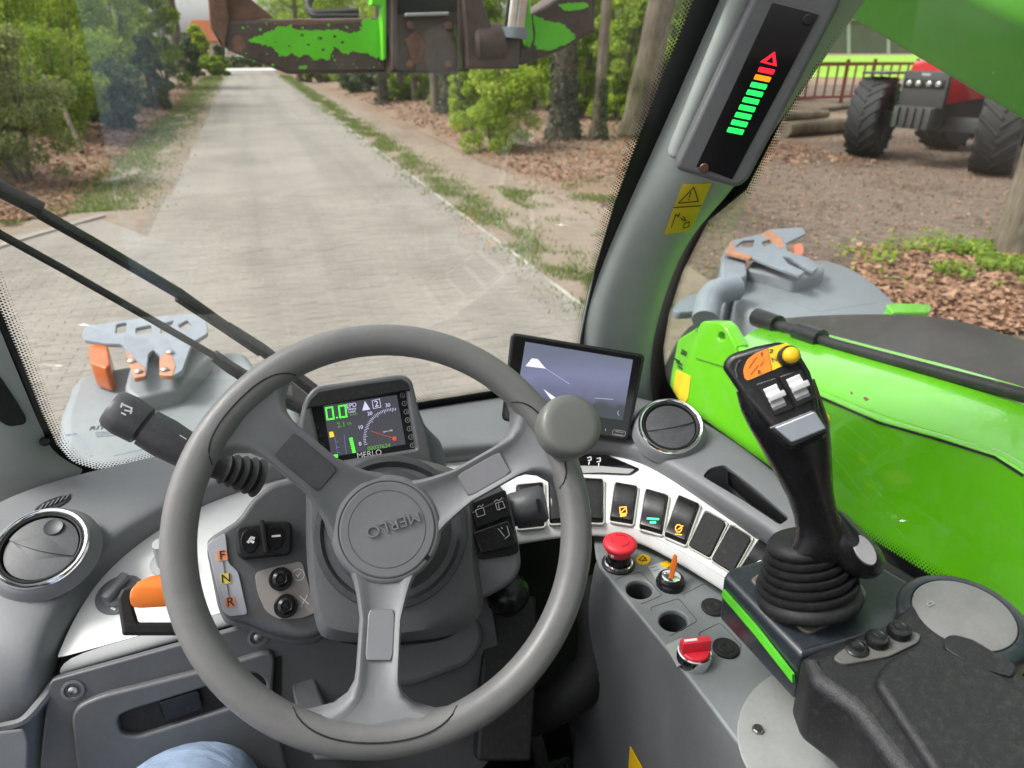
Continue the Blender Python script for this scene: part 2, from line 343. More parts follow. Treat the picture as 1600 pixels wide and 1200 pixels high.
# air vents
def vent(px, py, z, n, name, label, rr, flap_rot):
    c = pz(px, py, z); n = Vector(n).normalized(); pl = Plane(c, n); X, Y = pl.frame()
    mb = MB(); mb.lathe([(rr*1.22, -.012), (rr*1.12, -.001), (rr*1.02, .004), (rr*.9, .004), (rr*.9, -.02)], c, n, 48, cap=False); v = build(name, mb, M['dash'], dash, smooth=60, label=label)
    mb = MB(); mb.lathe([(rr*1.03, .001), (rr*1.03, .006), (rr*.99, .0085), (rr*.93, .0075), (rr*.90, .003), (rr*.90, -.004)], c, n, 48, cap=False); build('chrome_ring', mb, M['chrome'], v, smooth=70)
    mb = MB(); mb.lathe([(rr*.90, .003), (rr*.86, .006), (rr*.83, .0055), (rr*.80, -.002), (rr*.80, -.004), (0, -.004)], c, n, 48, cap=False); build('vent_collar', mb, M['blkm'], v, smooth=50)
    ca, sa = math.cos(flap_rot), math.sin(flap_rot)
    def disc(sign, nm):
        pts = []; m = 20
        for i in range(m+1):
            a = math.pi*i/m; pts.append((rr*.795*math.cos(a), rr*.795*math.sin(a)))
        ch = [(rr*.795*(-1+2*i/12), -rr*.10*(1-(-1+2*i/12)**2)) for i in range(1, 12)]
        if sign > 0: L = pts + ch
        else: L = [(x, -y) for x, y in pts][::-1] + [(x, y) for x, y in ch[::-1]]; 
        L = [(x*ca-y*sa, x*sa+y*ca) for x, y in L]
        o3 = Vector(c)+n*(.0035 if sign > 0 else .002); mb = MB(); k = len(L)
        def h(x, y): return n*(.004*(1-(x*x+y*y)/(rr*.8)**2))
        top = [o3+X*x*.985+Y*y*.985+h(x, y) for x, y in L]; bot = [o3+X*x*.985+Y*y*.985-n*.004 for x, y in L]
        mid = o3 + X*(sum(x for x, y in L)/k) + Y*(sum(y for x, y in L)/k); mid = mid+h((mid-o3).dot(X), (mid-o3).dot(Y))
        mb.add(top+[mid], [(i, (i+1) % k, k) for i in range(k)]); mb.grid([top, bot], cu=True)
        return build(nm, mb, M['dashdk2'], v, smooth=30)
    f = disc(1, 'vent_flap'); disc(-1, 'vent_flap')
    return v, c, n, X, Y
M['dashdk2'] = mat('vent_plastic', (.05, .052, .058), .45, dust=.15, grain=.2)
v1 = vent(66, 858, -.522, (0, -.45, .893), 'air_vent', 'round air vent with chrome ring at the left end of the dashboard', .0485, R(-28))
mb = MB(); mb.lathe([(.0105, .0065), (.010, .008), (.0085, .0072), (0, .0072)], v1[1]+v1[3]*.012+v1[4]*.022, v1[2], 24); build('flap_dimple', mb, M['dashdk2'], v1[0])
v2 = vent(1047, 668, -.476, (-.2, -.45, .87), 'air_vent', 'round air vent with chrome ring beside the camera monitor', .0428, R(-6))
# small grille at the left far corner
sl = tangent(bb, 82, 787)
slab('corner_grille', ell(82, 787, 30, 8, 24, -.38), sl, .002, M['blkm'], dash, .0004, off=.0015)
for i in range(6):
    a = 60+i*8; slab('vent_slat', [(a, 797-i*3.3), (a+3, 796-i*3.3), (a+10, 787-i*3.2), (a+7, 787-i*3.2)], sl, .002, M['dash'], dash, .0003, off=.003)
# rocker switches on the white trim
def quad(c, a, b): return [(c[0]-a[0]-b[0], c[1]-a[1]-b[1]), (c[0]-a[0]+b[0], c[1]-a[1]+b[1]), (c[0]+a[0]+b[0], c[1]+a[1]+b[1]), (c[0]+a[0]-b[0], c[1]+a[1]-b[1])]
M['led_o'] = mat('amber_led', (.9, .3, .02), .5, emit=1.2, emitcol=(1, .33, .03)); M['led_g'] = mat('green_led', (.02, .7, .25), .5, emit=1.1, emitcol=(.02, .8, .25))
M['bezel'] = mat('switch_bezel', (.5, .5, .46), .4, var=.05, dust=.2)
rock = [(829,790,(1,33),(20,-2),'n'),(877,783,(1,33),(18,-1),'n'),(925,782,(0,33),(17,1),'n'),(975,787,(-4,29),(17,3),'o'),(1022,800,(-5,30),(17,5),'g'),(1066,813,(-11,31),(16,7),'s'),(1106,834,(-13,27),(16,9),'b'),(1144,857,(-15,27),(16,10),'b'),(1186,880,(-17,26),(16,11),'n')]
rlabel = {829: 'black rocker switch half hidden by the stubby black control stalk', 975: 'black rocker switch with an orange seat symbol', 1022: 'black rocker switch with a green lamp symbol', 1066: 'black rocker switch with an orange steering symbol', 1106: 'flat black blanking plate right of the lit rocker switches', 1144: 'flat black blanking plate nearest the joystick console'}
for (x, y, a, b, kd) in rock:
    pl = tangent(bt, x, y)
    if pl is None: print('no trim at', x, y); continue
    bz = slab('rocker_switch', [fil(quad((x, y), (a[0]*1.11, a[1]*1.11), (b[0]*1.18, b[1]*1.18)), 7), fil(quad((x, y), (a[0]*1.04, a[1]*1.04), (b[0]*1.06, b[1]*1.06)), 5)], pl, .007, M['bezel'], dash, .001, off=.004, label=rlabel.get(x))
    # rocker body, two humps
    if kd == 'b':
        slab('blank_cover', fil(quad((x, y), a, b), 6), pl, .008, M['blkm'], bz, .0015, off=.006)
    else:
        A, Bv = Vector(a), Vector(b); rows = []
        for i, (s, h) in enumerate([(-1.04, .0), (-1, .006), (-.6, .0085), (-.1, .0065), (.15, .0055), (.6, .0072), (.97, .0085), (1.02, .0)]):
            rows.append([pl.at(x+A.x*s+Bv.x*u, y+A.y*s+Bv.y*u, h*(1 if abs(u) < .99 else .8) if abs(u) < 1.03 else -.001) for u in (-1.04, -.98, -.85, 0, .85, .98, 1.04)])
        mb = MB(); mb.grid(rows); build('rocker', mb, M['blk'], bz, sub=1)
        pi = pl.shift(.0078); cx, cy = x+A.x*.42, y+A.y*.42
        if kd == 'o':
            lines('switch_symbol', [[(cx-5,cy-6),(cx+5,cy-7),(cx+6,cy+3),(cx-4,cy+4),(cx-5,cy-6)],[(cx-3,cy+2),(cx+2,cy-3),(cx+4,cy-4)]], .0009, pi, M['led_o'], bz); lines('switch_symbol', [[(cx-3,cy+7),(cx+4,cy+6)]], .0028, pi, M['led_o'], bz)
        if kd == 'g':
            lines('switch_symbol', [[(cx-8,cy-2),(cx+9,cy-1)]], .0024, pi, M['led_g'], bz); lines('switch_symbol', [[(cx-3,cy+4),(cx+4,cy+4)]], .0032, pi, M['led_g'], bz)
        if kd == 's':
            lines('switch_symbol', [[(cx+5*math.cos(t)-1, cy+6*math.sin(t)) for t in [k*.7 for k in range(10)]], [(cx-6,cy+9),(cx+4,cy+10)], [(cx-2,cy+2),(cx+6,cy-4)]], .0009, pi, M['led_o'], bz)
        if x == 829: lines('switch_symbol', [[(842,792),(848,800)],[(850,788),(852,799)]], .0009, pi.shift(-.001), M['inkw'], bz)
        if x == 1186: lines('switch_symbol', [[(1180,881),(1188,876),(1194,880)],[(1182,887),(1192,884)]], .0008, pi, M['inkw'], bz)
# gloss black indicator strip set in the trim
pl = tangent(bt, 955, 722)
if pl:
    ib = slab('indicator_strip', fil([(820,712),(900,709),(950,711),(1000,732),(985,741),(940,739),(820,742)], 4), pl, .003, M['gloss'], dash, .0006, off=.0035)
    slab('strip_label', fil([(870,727),(940,728),(992,733),(983,740),(940,738),(870,740)], 3), pl, .001, M['inkg'], ib, .0002, off=.0042)
    lines('strip_symbol', [[(918,716),(923,714),(924,719),(919,720)],[(933,717),(938,716),(938,721),(933,722)],[(921,722),(920,726)],[(936,724),(935,729)]], .0012, pl.shift(.004), M['inkw'], ib)
# ignition/headland: stub stalk sticking out right of the column
stk = root('control_stalk', 'short stubby black stalk on the right of the steering column', 'stalk', pt(810, 790, .86))
mb = MB(); p0, p1 = pt(785, 800, .84), pt(852, 786, .835); d = (p1-p0).normalized(); mb.lathe([(.0, 0), (.016, .001), (.019, .006), (.0215, .03), (.022, (p1-p0).length-.004), (.019, (p1-p0).length), (0, (p1-p0).length)], p0, d, 28)
build('stalk_body', mb, M['dashdk2'], stk, smooth=50)
pl = facing(846, 790, .812); slab('stalk_slot', fil(quad((842, 790), (2, 11), (3, 0)), 2), pl, .003, M['blk'], stk, .0004)

# ================================================================ steering column
NC = Vector((-.02, -.74, .67)).normalized()
colm = root('steering_column', 'dark grey steering column shroud with switch panels behind the wheel hub', 'steering column', pt(620, 1000, .86))
pC = PP(612, 830, .775, NC)
# shroud: stacked outlines along the column axis
def ringpx(pts, pl, k=4): return [pl.at(a, b) for a, b in [(q.x, q.y) for q in cr([Vector((x, y)) for x, y in pts], k, True)]]
o1 = [(487,772),(490,740),(560,728),(640,726),(712,745),(733,790),(738,880),(742,940),(700,975),(610,990),(530,985),(503,962),(490,880)]
o2 = [(478,770),(482,732),(560,718),(640,716),(722,740),(745,790),(750,890),(752,955),(705,992),(610,1003),(520,1000),(494,975),(480,880)]
mb = MB(); pa, pb_, pc_, pd_ = pC.shift(.004), pC.shift(0), pC.shift(-.03), pC.shift(-.09)
inner = [((x-612)*.86+612, (y-860)*.88+860) for x, y in o1]
mb.loft([ringpx(inner, pC.shift(.006)), ringpx(o1, pa), ringpx(o2, pC.shift(-.008)), ringpx(o2, pc_), ringpx([((x-612)*.97+612, (y-860)*.97+860) for x, y in o2], pd_)])
shroud = build('column_shroud', mb, M['col'], colm, smooth=35)
mb = MB(); o3 = [((x-615)*.80+615, (y-880)*.62+915) for x, y in o2]
mb.loft([ringpx(o3, pC.shift(-.03)), ringpx([(x, y+10) for x, y in o3], pC.shift(-.09)), ringpx([(x*.96+25, y+25) for x, y in o3], pC.shift(-.2))]); build('lower_shroud', mb, M['blkm'], colm, smooth=35)
mb = MB(); mb.lathe([(.086, -.004), (.082, .009), (.076, .010), (.070, .004), (.056, .010), (.047, .02), (.044, .05), (.03, .055)], pC.at(612, 830), NC, 56); build('column_boot', mb, M['dashdk2'], colm, smooth=40)
# bracket strut below left
slab('strut', [(440,1003),(476,1003),(500,1080),(545,1190),(492,1190),(462,1110)], PP(470, 1060, .84, NC), .03, M['dashdk'], colm, .004, r=6)
slab('strut', [(476,1000),(510,1002),(545,1100),(570,1190),(540,1190),(505,1090)], PP(500, 1060, .86, NC), .02, M['blkm'], colm, .004, r=6)
# left switch panel
pL = PP(420, 880, .79, Vector((.12, -.76, .64)))
lw = [(322,848),(330,838),(372,812),(395,778),(425,755),(485,742),(512,760),(515,960),(505,992),(470,1000),(420,988),(385,972),(352,966),(340,940)]
wing = slab('switch_panel', lw, pL, .045, M['col'], colm, .006, r=14, bseg=3)
slab('panel_lip', [(x*.995+2, y+10) for x, y in lw], pL.shift(-.03), .03, M['col'], colm, .004, r=12)
fnr = slab('gear_plate', fil([(323,850),(352,832),(357,880),(372,893),(387,960),(358,963),(348,955)], 6), pL, .002, mat('plate_grey', (.42, .43, .47), .4, var=.04), wing, .0005, off=.0025)
pk = pL.shift(.0026)
for s, x, y, c in (('F', 347, 868, 'orange'), ('N', 353, 904, 'yellow'), ('R', 360, 941, 'orange')):
    sq = slab('letter_tile', fil(quad((x, y), (1.4, 8), (8, -1.2)), 2), pk, .0006, mat('tile_'+s, (.75, .28, .13) if c == 'orange' else (.78, .62, .12), .5), fnr, .0001, off=.0005)
    text('letter', s, pk, x, y, 10, -1.6, .0135, M['inkb'], sq, off=.0008)
lines('letter_line', [[(349,877),(351,895)],[(355,913),(358,932)]], .0006, pk, M['inkb'], fnr)
pad = slab('button_plate', fil([(398,896),(410,890),(472,876),(480,905),(494,958),(470,966),(435,968),(415,955),(402,925)], 9), pL, .002, mat('plate_taupe', (.30, .275, .255), .5, var=.05), wing, .0005, off=.002)
for x, y in ((438, 905), (446, 947)):
    mb = MB(); mb.lathe([(.0125, 0), (.0128, .004), (.0115, .006), (.0095, .0062), (.009, .0085), (.006, .0105), (.005, .0098), (.003, .0098), (.0025, .0115), (0, .012)], pL.at(x, y, .002), pL.n, 32); build('push_button', mb, M['blk'], wing, smooth=35)
lines('tick_symbol', [ell(466, 898, 9, 9, 20)+[(475, 898)], [(462,898),(465,901),(470,894)]], .0007, pL, M['inkw'], pad, off=.0024); lines('cross_symbol', [[(468,931),(482,944)],[(480,930),(470,948)]], .0008, pL, M['inkw'], pad, off=.0024)
sb = slab('paddle_switch', fil([(368,828),(374,822),(405,818),(410,814),(450,814),(457,820),(456,862),(450,867),(380,874),(371,866)], 5), pL, .016, M['blkm'], wing, .003, off=.014)
for x, y, r_ in ((390, 845, 0), (430, 840, 0)):
    pd = slab('paddle_pad', ell(x, y, 14, 19, 24, .1), pL, .003, M['blk'], sb, .0008, off=.0155)
    for i in range(-2, 3):
        for j in range(-3, 4):
            if i*i/4+j*j/9 < 1 and abs(i)+abs(j) > 1: pass
mb = MB(); mb.box(pL.at(411, 840, .0165), (1, 0, 0), pL.frame()[1], pL.n, .005, .036, .007); build('paddle_ridge', mb, M['blkm'], sb, bevel=.0015)
lines('hare_symbol', [[(387,849),(392,842)],[(392,842),(396,843)],[(389,846),(395,849)]], .0028, pL, M['inkw'], sb, off=.016)
lines('turtle_symbol', [[(424,840),(436,839)]], .0022, pL, M['inkw'], sb, off=.016)
# right switch pod with two wiper rockers
pR = PP(770, 850, .80, Vector((-.1, -.76, .64)))
pod = slab('switch_pod', [(700,770),(738,752),(783,755),(800,790),(812,850),(816,888),(800,912),(760,935),(700,950)], pR, .06, M['col'], colm, .006, r=14, bseg=3)
slab('pod_recess', fil([(728,790),(790,764),(797,800),(812,862),(800,868),(750,875),(738,862)], 6), pR, .003, M['blk'], pod, .0008, off=.0015)
for q, sym in (([(736,800),(790,776),(798,806),(745,826)], 1), ([(738,832),(795,812),(808,848),(800,855),(752,866)], 2)):
    rk = slab('wiper_rocker', fil(q, 5), pR, .008, M['blk'], pod, .002, off=.0075)
    pq = pR.shift(.0078)
    if sym == 1: lines('wiper_symbol', [[(743,797),(755,793),(758,804),(746,808),(743,797)],[(746,793),(749,790),(752,792),(755,788)],[(774,787),(785,783),(789,793),(777,797),(774,787)],[(779,787),(780,798)],[(772,784),(776,781),(780,782),(784,778)]], .0007, pq, M['inkg'], rk)
    else: lines('wiper_symbol', [[(781,829),(788,838)],[(792,822),(796,836),(789,842)],[(778,826),(780,828)],[(783,824),(785,826)]], .0008, pq, M['inkg'], rk)
# tilt lever knob under the pod
mb = MB(); mb.lathe([(0, -.03), (.02, -.03), (.026, -.02), (.027, .0), (.022, .012), (.012, .018), (0, .018)], pt(796, 925, .9), (.1, -.5, .85), 24); build('tilt_knob', mb, M['blk'], colm, smooth=50)
slab('ignition_cover', fil([(768,948),(838,930),(842,1010),(830,1190),(745,1190),(757,960)], 8), PP(800, 960, .93, NC), .03, M['blkm'], colm, .004)
slab('lower_cowl', fil([(700,985),(745,950),(760,1000),(735,1040),(640,1075),(600,1070),(600,1010)], 20), PP(690, 1010, .88, NC), .08, M['dashdk'], colm, .008)
# ================================================================ instrument cluster
NI = Vector((.03, -.86, .5)).normalized(); pI = PP(566, 665, .86, NI)
clu = root('instrument_cluster', 'instrument cluster with lit digital speed display above the steering column', 'display', pt(580, 745, .88))
hood = [(471,700),(468,664),(476,623),(492,603),(560,594),(628,584),(644,592),(655,640),(667,670),(680,742),(520,765),(492,762)]
scr = fil([(486,634),(634,606),(651,701),(520,722),(506,724)], 3)
cas = slab('cluster_housing', [fil(hood, [0,8,10,12,0,12,10,0,0,6,6,6]), scr], pI, .06, M['col'], clu, .004, bseg=3, off=.012)
slab('cluster_visor', fil([(478,640),(484,625),(497,612),(560,601),(628,592),(638,598),(642,612),(634,610),(486,637)], 3), pI, .03, M['blkm'], clu, .001, off=.0125)
slab('cluster_skirt', fil([(655,650),(668,668),(690,690),(702,745),(722,790),(640,800),(505,790),(488,760),(500,730),(655,702)], 8), pI, .04, M['dash'], clu, .004, off=-.004)
M['scr'] = mat('screen_dark', (.01, .01, .012), .2, var=.02)
M['lcd'] = mat('lcd_background', (.02, .021, .025), .25, var=.05, emit=.05, emitcol=(.5, .52, .62))
sc_ = slab('screen_glass', fil([(484,632),(636,604),(653,702),(506,728)], 3), pI, .004, M['scr'], clu, .0005, off=.002)
slab('lcd_panel', [(505,634),(620,617),(634,694),(518,714)], pI, .001, M['lcd'], sc_, .0001, off=.003)
def E(nm, c, s): return mat(nm, c, .5, emit=s, emitcol=c, var=0)
M['e_g'] = E('lcd_green', (.08, .85, .05), 0.54); M['e_w'] = E('lcd_white', (.62, .6, .85), 0.33); M['e_r'] = E('lcd_red', (.6, .06, .03), 0.3); M['e_y'] = E('lcd_yellow', (.8, .5, .04), 0.42); M['e_dg'] = E('lcd_dim_green', (.12, .35, .05), 0.27); M['e_b'] = E('lcd_blue', (.2, .2, .5), 0.18)
pi = pI.shift(.0032); k = .14375
def cp(x, y): return (470+x*k, 560+y*k)
def seg0(x, y, w, h, sl): return [cp(x, y), cp(x+w, y-sl*w), cp(x+w+h*.13, y+h-sl*w), cp(x+h*.13, y+h), cp(x, y)]
lines('speed_digit', [seg0(272, 540, 70, 125, .14)], .0018, pi, M['e_g'], sc_); lines('speed_digit', [seg0(412, 520, 70, 122, .14)], .0018, pi, M['e_g'], sc_)
lines('decimal_point', [[cp(390,645),cp(398,643)]], .0016, pi, M['e_g'], sc_)
def dt(s, x, y, size, m): text('screen_text', s, pi, *cp(x, y), 10, -1.6, size, M[m], sc_, off=.0003, depth=.0003)
dt('EPD', 550, 512, .0072, 'e_w'); dt('Heavy', 555, 548, .0042, 'e_w'); dt('Load', 555, 577, .0042, 'e_w'); dt('km/h', 575, 607, .0045, 'e_dg'); dt('2.1', 440, 722, .0085, 'e_dg'); dt('l/h', 530, 708, .005, 'e_dg')
dt('0', 645, 930, .0062, 'e_w'); dt('10', 648, 750, .0062, 'e_w'); dt('20', 750, 600, .0062, 'e_w'); dt('30', 945, 510, .0062, 'e_w'); dt('MERLO', 745, 1040, .0095, 'inkw'); dt('00037634', 850, 965, .007, 'e_dg'); dt('rpm x 100', 945, 790, .0028, 'e_w')
slab('gear_arrow', [cp(697, 462), cp(755, 555), cp(668, 568)], pi, .0003, M['e_w'], sc_, .00005, off=.0003)
lines('gear_frame', [[cp(775,460),cp(855,440),cp(870,530),cp(788,545),cp(775,460)]], .0006, pi, M['e_w'], sc_); dt('2', 822, 495, .0105, 'e_w')
tk = []
for i in range(33):
    a = R(180+12 - i*3.3); cxx, cyy = 1010, 870
    tk.append([cp(cxx+330*math.cos(a), cyy-330*math.sin(a)+14*0), cp(cxx+(303 if i % 5 else 290)*math.cos(a), cyy-(303 if i % 5 else 290)*math.sin(a))])
lines('dial_ticks', tk, .0004, pi, M['e_w'], sc_); lines('dial_needle', [[cp(1015,870),cp(760,790)]], .0005, pi, M['e_r'], sc_); slab('needle_hub', [cp(*q) for q in ell(1018, 872, 24, 24, 16)], pi, .0003, M['e_r'], sc_, .00005, off=.0004)
for i in range(8): slab('level_bar', [cp(524+i*5, 866+i*21), cp(560+i*5, 860+i*21), cp(564+i*5, 876+i*21), cp(528+i*5, 882+i*21)], pi, .0003, M['e_g'], sc_, .00003, off=.0003)
slab('fuel_symbol', [cp(308, 800), cp(350, 795), cp(365, 850), cp(315, 862)], pi, .0003, M['e_y'], sc_, .00005, off=.0003); slab('fuel_bar', [cp(350, 1050), cp(400, 1042), cp(405, 1075), cp(355, 1085)], pi, .0003, M['e_g'], sc_, .00005, off=.0003)
lines('scale_lines', [[cp(370,860),cp(400,1030)],[cp(470,830),cp(495,1040)],[cp(380,910),cp(410,905)],[cp(390,970),cp(425,965)],[cp(395,1025),cp(430,1020)]], .0005, pi, M['e_b'], sc_)
ps = pI.shift(.0022)
for i, (x, y) in enumerate([(1105,400),(1125,490),(1145,580),(1160,672),(1180,765),(1196,855),(1215,945)]):
    lines('warning_lamp', [[cp(x+26*math.cos(t), y+26*math.sin(t)) for t in [j*.8 for j in range(9)]], [cp(x-8+6*(i % 3), y-10), cp(x+8, y+12-6*(i % 2))]], .0007, ps, M['inkg'], sc_)
for x, y in [(165,750),(200,845),(230,940)]: lines('warning_lamp', [[cp(x-25,y-18),cp(x+15,y-22),cp(x+28,y+5),cp(x-18,y+15),cp(x-25,y-18)]], .0006, ps, mat('lamp_off', (.09, .09, .09), .5), sc_)

# ================================================================ steering wheel
NS = Vector((-.03, -.80, .60)).normalized(); cW = pt(610, 826, .642); pW = Plane(cW, NS); uW, vW = pW.frame()
def wp(a, r, h): return cW + uW*(r*math.cos(a)) + vW*(r*math.sin(a)) + NS*h
def ang(px, py): q = pW.at(px, py)-cW; return math.atan2(q.dot(vW), q.dot(uW))
whl = root('steering_wheel', 'grey three-spoke steering wheel with a round spinner knob', 'steering wheel', wp(R(-90), .2, 0))
RM, RT = .1780, .0146
def sup(t, p=.82): c_, s_ = math.cos(t), math.sin(t); return math.copysign(abs(c_)**p, c_), math.copysign(abs(s_)**p, s_)
M['grip'], t_, b_ = nodes('wheel_grip')[0], None, None
def grip_mat():
    m = mat('wheel_grip_foam', (.150, .148, .146), .40, var=.12, vs=11, dust=.16); t = m.node_tree; L = t.links.new; b = t.nodes['Principled BSDF']
    co = N(t, 'ShaderNodeTexCoord'); vo = N(t, 'ShaderNodeTexVoronoi', Scale=620.0); L(co.outputs['Object'], vo.inputs['Vector'])
    nz = N(t, 'ShaderNodeTexNoise', Scale=9.0, Detail=2.0); L(co.outputs['Object'], nz.inputs['Vector'])
    mm = N(t, 'ShaderNodeMath', operation='MULTIPLY'); L(vo.outputs['Distance'], mm.inputs[0]); L(nz.outputs['Fac'], mm.inputs[1])
    bp = N(t, 'ShaderNodeBump', Strength=.3, Distance=.0008, invert=True); L(mm.outputs[0], bp.inputs['Height']); L(bp.outputs[0], b.inputs['Normal']); return m
M['grip'] = grip_mat()
rings = []
for i in range(128):
    a = 2*math.pi*i/128; ring = []
    for j in range(28):
        x, y = sup(2*math.pi*j/28+.3, .86); ring.append(wp(a, RM + x*RT, y*RT*1.05))
    rings.append(ring)
mb = MB(); mb.grid(rings, cu=True, cv=True); build('rim', mb, M['grip'], whl, smooth=180)
HS = -.050                                            # hub lies below the rim plane
def spoke(a0, wid, flare, inset, im):
    st = []; n_ = 14
    for i in range(n_+1):
        s = i/n_; r = .030 + s*(RM-.16*RT-.030)
        w = wid*(1.25-.45*min(1, s/.35)) if s < .35 else wid*.8
        f = max(0, (s-.66)/.34); ha = (w/2)/r + flare*f**2.4; h = HS + (-HS+.0022)*(s**1.5) + .006*math.sin(math.pi*s)
        th = .010 + .004*f
        cross = []
        for (u, d) in [(-1, -1), (-1.0, -.1), (-.97, .7), (-.88, 1.05), (-.72, .95), (-.58, .62), (0, .55), (.58, .62), (.72, .95), (.88, 1.05), (.97, .7), (1, -.1), (1, -1), (0, -1.15)]:
            aa = a0 + ha*u; rr = r*(1 - (0 if f == 0 else .0)) ; cross.append(wp(aa, min(rr/ max(.5, math.cos(min(.9, abs(ha*u)))) if f == 0 else rr/math.cos(min(.35, abs(ha*u)))*(1-f)+rr*f, RM-.14*RT), h + d*th - .017*f*abs(u)**2.5))
        st.append(cross)
    mb = MB(); mb.loft(st); sp = build('spoke', mb, M['hub'], whl, smooth=50)
    gb = MB(); gp_ = []
    for j in range(25):
        u = -1+j/12; ha_ = ((wid*.8/2)/RM + flare)*.86*u; x_ = -.93+.78*(1-abs(u)**4); gp_.append(wp(a0+ha_, RM+x_*RT, RT*1.06*math.sqrt(max(.02, 1-abs(x_)**2.3))**.9))
    gb.tube(gp_, .0008, 5); build('seam', gb, M['blkm'], sp, smooth=60)
    s0, s1, iw = inset; rows = []; hh = .0145
    mb = MB()
    def ps_(s, w, lift):
        r = .030 + s*(RM-.16*RT-.030); h = HS + (-HS+.0022)*(s**1.5) + .006*math.sin(math.pi*s) + .0072 + lift; return wp(a0, r, h) + (wp(a0+math.pi/2, 1, 0)-cW)*w
    L = [(s0, -iw), (s0+.03, -iw*1.0)] + [(s0+.03+(s1-s0-.06)*k/5, -iw) for k in range(1, 6)] + [(s1, -iw*.8), (s1, iw*.8)] + [(s1-.03-(s1-s0-.06)*k/5, iw) for k in range(0, 6)] + [(s0, iw*.85)]
    m_ = len(L)//2; cols = []
    Lf = [(s0+(s1-s0)*k/8, iw*(.86 if k in (0, 8) else 1)) for k in range(9)]
    mb.grid([[ps_(s, w*u, .0016 if abs(u) < .95 else (.0008 if abs(u) < 1 else -.003)) for u in (-1.001, -.99, -.9, 0, .9, .99, 1.001)] for s, w in Lf]); mb.add([ps_(Lf[0][0], Lf[0][1]*u, .0016) for u in (-.9, .9)]+[ps_(Lf[0][0]-.01, Lf[0][1]*u, -.003) for u in (.9, -.9)], [(0, 1, 2, 3)]); mb.add([ps_(Lf[8][0], Lf[8][1]*u, .0016) for u in (-.9, .9)]+[ps_(Lf[8][0]+.01, Lf[8][1]*u, -.003) for u in (.9, -.9)], [(0, 1, 2, 3)]); build('spoke_pad', mb, im, sp, smooth=30)
    return sp
A1, A2, A3 = ang(398, 655), ang(842, 692), ang(588, 1105)
spoke(A1, .053, .26, (.30, .64, .0145), M['hubdk']); spoke(A2, .046, .24, (.36, .66, .0125), M['hub2']); spoke(A3, .047, .40, (.30, .58, .0125), M['hub2'])
hc = cW + NS*HS
mb = MB(); mb.lathe([(.040, -.045), (.050, -.028), (.053, -.004), (.0525, .008), (.050, .0125), (.0475, .014), (.0465, .014), (.046, .0125)], hc, NS, 64); hb = build('hub', mb, M['hub'], whl, smooth=40)
mb = MB(); mb.lathe([(.0452, .010), (.0452, .0142), (.0440, .0152), (.0372, .0154), (.0368, .0146), (.0363, .0146), (.0358, .0155), (0, .0158)], hc, NS, 64); cap = build('hub_cap', mb, M['hub'], hb, smooth=25)
pH = Plane(hc+NS*.0156, NS)
hx = (pH.at(580, 831)-pH.at(655, 805))
text('lettering', 'MERLO', pH, 614, 819, -75, 25, .0150, M['hub2'], hb, off=.0012, depth=.003, sx=1.12)
mb = MB(); mb.box(wp(ang(668, 868), .046, HS+.0125), (wp(ang(668,868), 1, 0)-cW), (wp(ang(668,868)+math.pi/2, 1, 0)-cW), NS, .006, .005, .004); build('cap_notch', mb, M['blk'], hb)
# spinner knob
kc = pt(887, 668, .588); kb = wp(ang(858, 712), RM, .012)
ka = Vector((0.02, -.74, .67)).normalized()
mb = MB(); mb.lathe([(.0, -.014), (.021, -.014), (.0252, -.011), (.0264, -.005), (.0266, .005), (.0258, .0095), (.0232, .0122), (.017, .0132), (0, .0134)], kc, ka, 56); kn = build('spinner_knob', mb, M['knob'] if 'knob' in M else M['wheel'], whl, smooth=180)
mb = MB(); mb.tube([kb - NS*.012, kb, kc-ka*.010], [.016, .0125, .012], 20); build('knob_stem', mb, M['hub'], kn)
# column stalk with horn symbol
st = root('indicator_stalk', 'black column stalk with white horn symbol left of the wheel', 'stalk', pt(390, 742, .80))
q = [(178,639,.70),(196,648,.702),(226,660,.706),(262,683,.712),(300,708,.72),(330,726,.73),(352,732,.735),(372,742,.745),(400,752,.755)]
pts = [pt(*a) for a in q]
mb = MB(); p0, p1 = pts[0], pts[5]; d = (p1-p0).normalized(); Lh = (p1-p0).length
mb.lathe([(0, -.005), (.0165, -.004), (.020, .0), (.0215, .012), (.0205, .030), (.0185, .032)], p0, d, 24); build('stalk_end', mb, M['dashdk2'], st, smooth=35)
mb = MB(); mb.lathe([(.0165, .030), (.0165, .034), (.0195, .0345), (.0205, .055), (.0185, .08), (.0165, Lh*.92), (.0145, Lh), (.0, Lh)], p0, d, 24); build('stalk_body', mb, M['dashdk2'], st, smooth=35)
e0 = pts[5]; e1 = pt(408, 748, .765); dd = (e1-e0).normalized(); Le = (e1-e0).length; pr = [(.012, -.004)]
for i in range(9): pr.append(((.0135 if i % 2 else .0168) + .0006*i, Le*(.25+.085*i)))
mb = MB(); mb.lathe([(.0125, -.01), (.013, Le*.2)]+pr[1:], e0, dd, 24); build('stalk_boot', mb, M['blkm'], st, smooth=60)
pl = facing(205, 640, .68); pl = Plane(pts[1]+pl.n*.0212, pl.n)
lines('horn_symbol', [[(192,632),(204,637)],[(195,641),(206,643)],[(191,630),(189,636)],[(206,637),(204,646)],[(190,645),(196,648)]], .0016, pl, M['inkw'], st)
pl2 = Plane(pts[4]+pl.n*.0195, pl.n); lines('stalk_mark', [[(281,680),(291,686)]], .0009, pl2, M['inkw'], st)
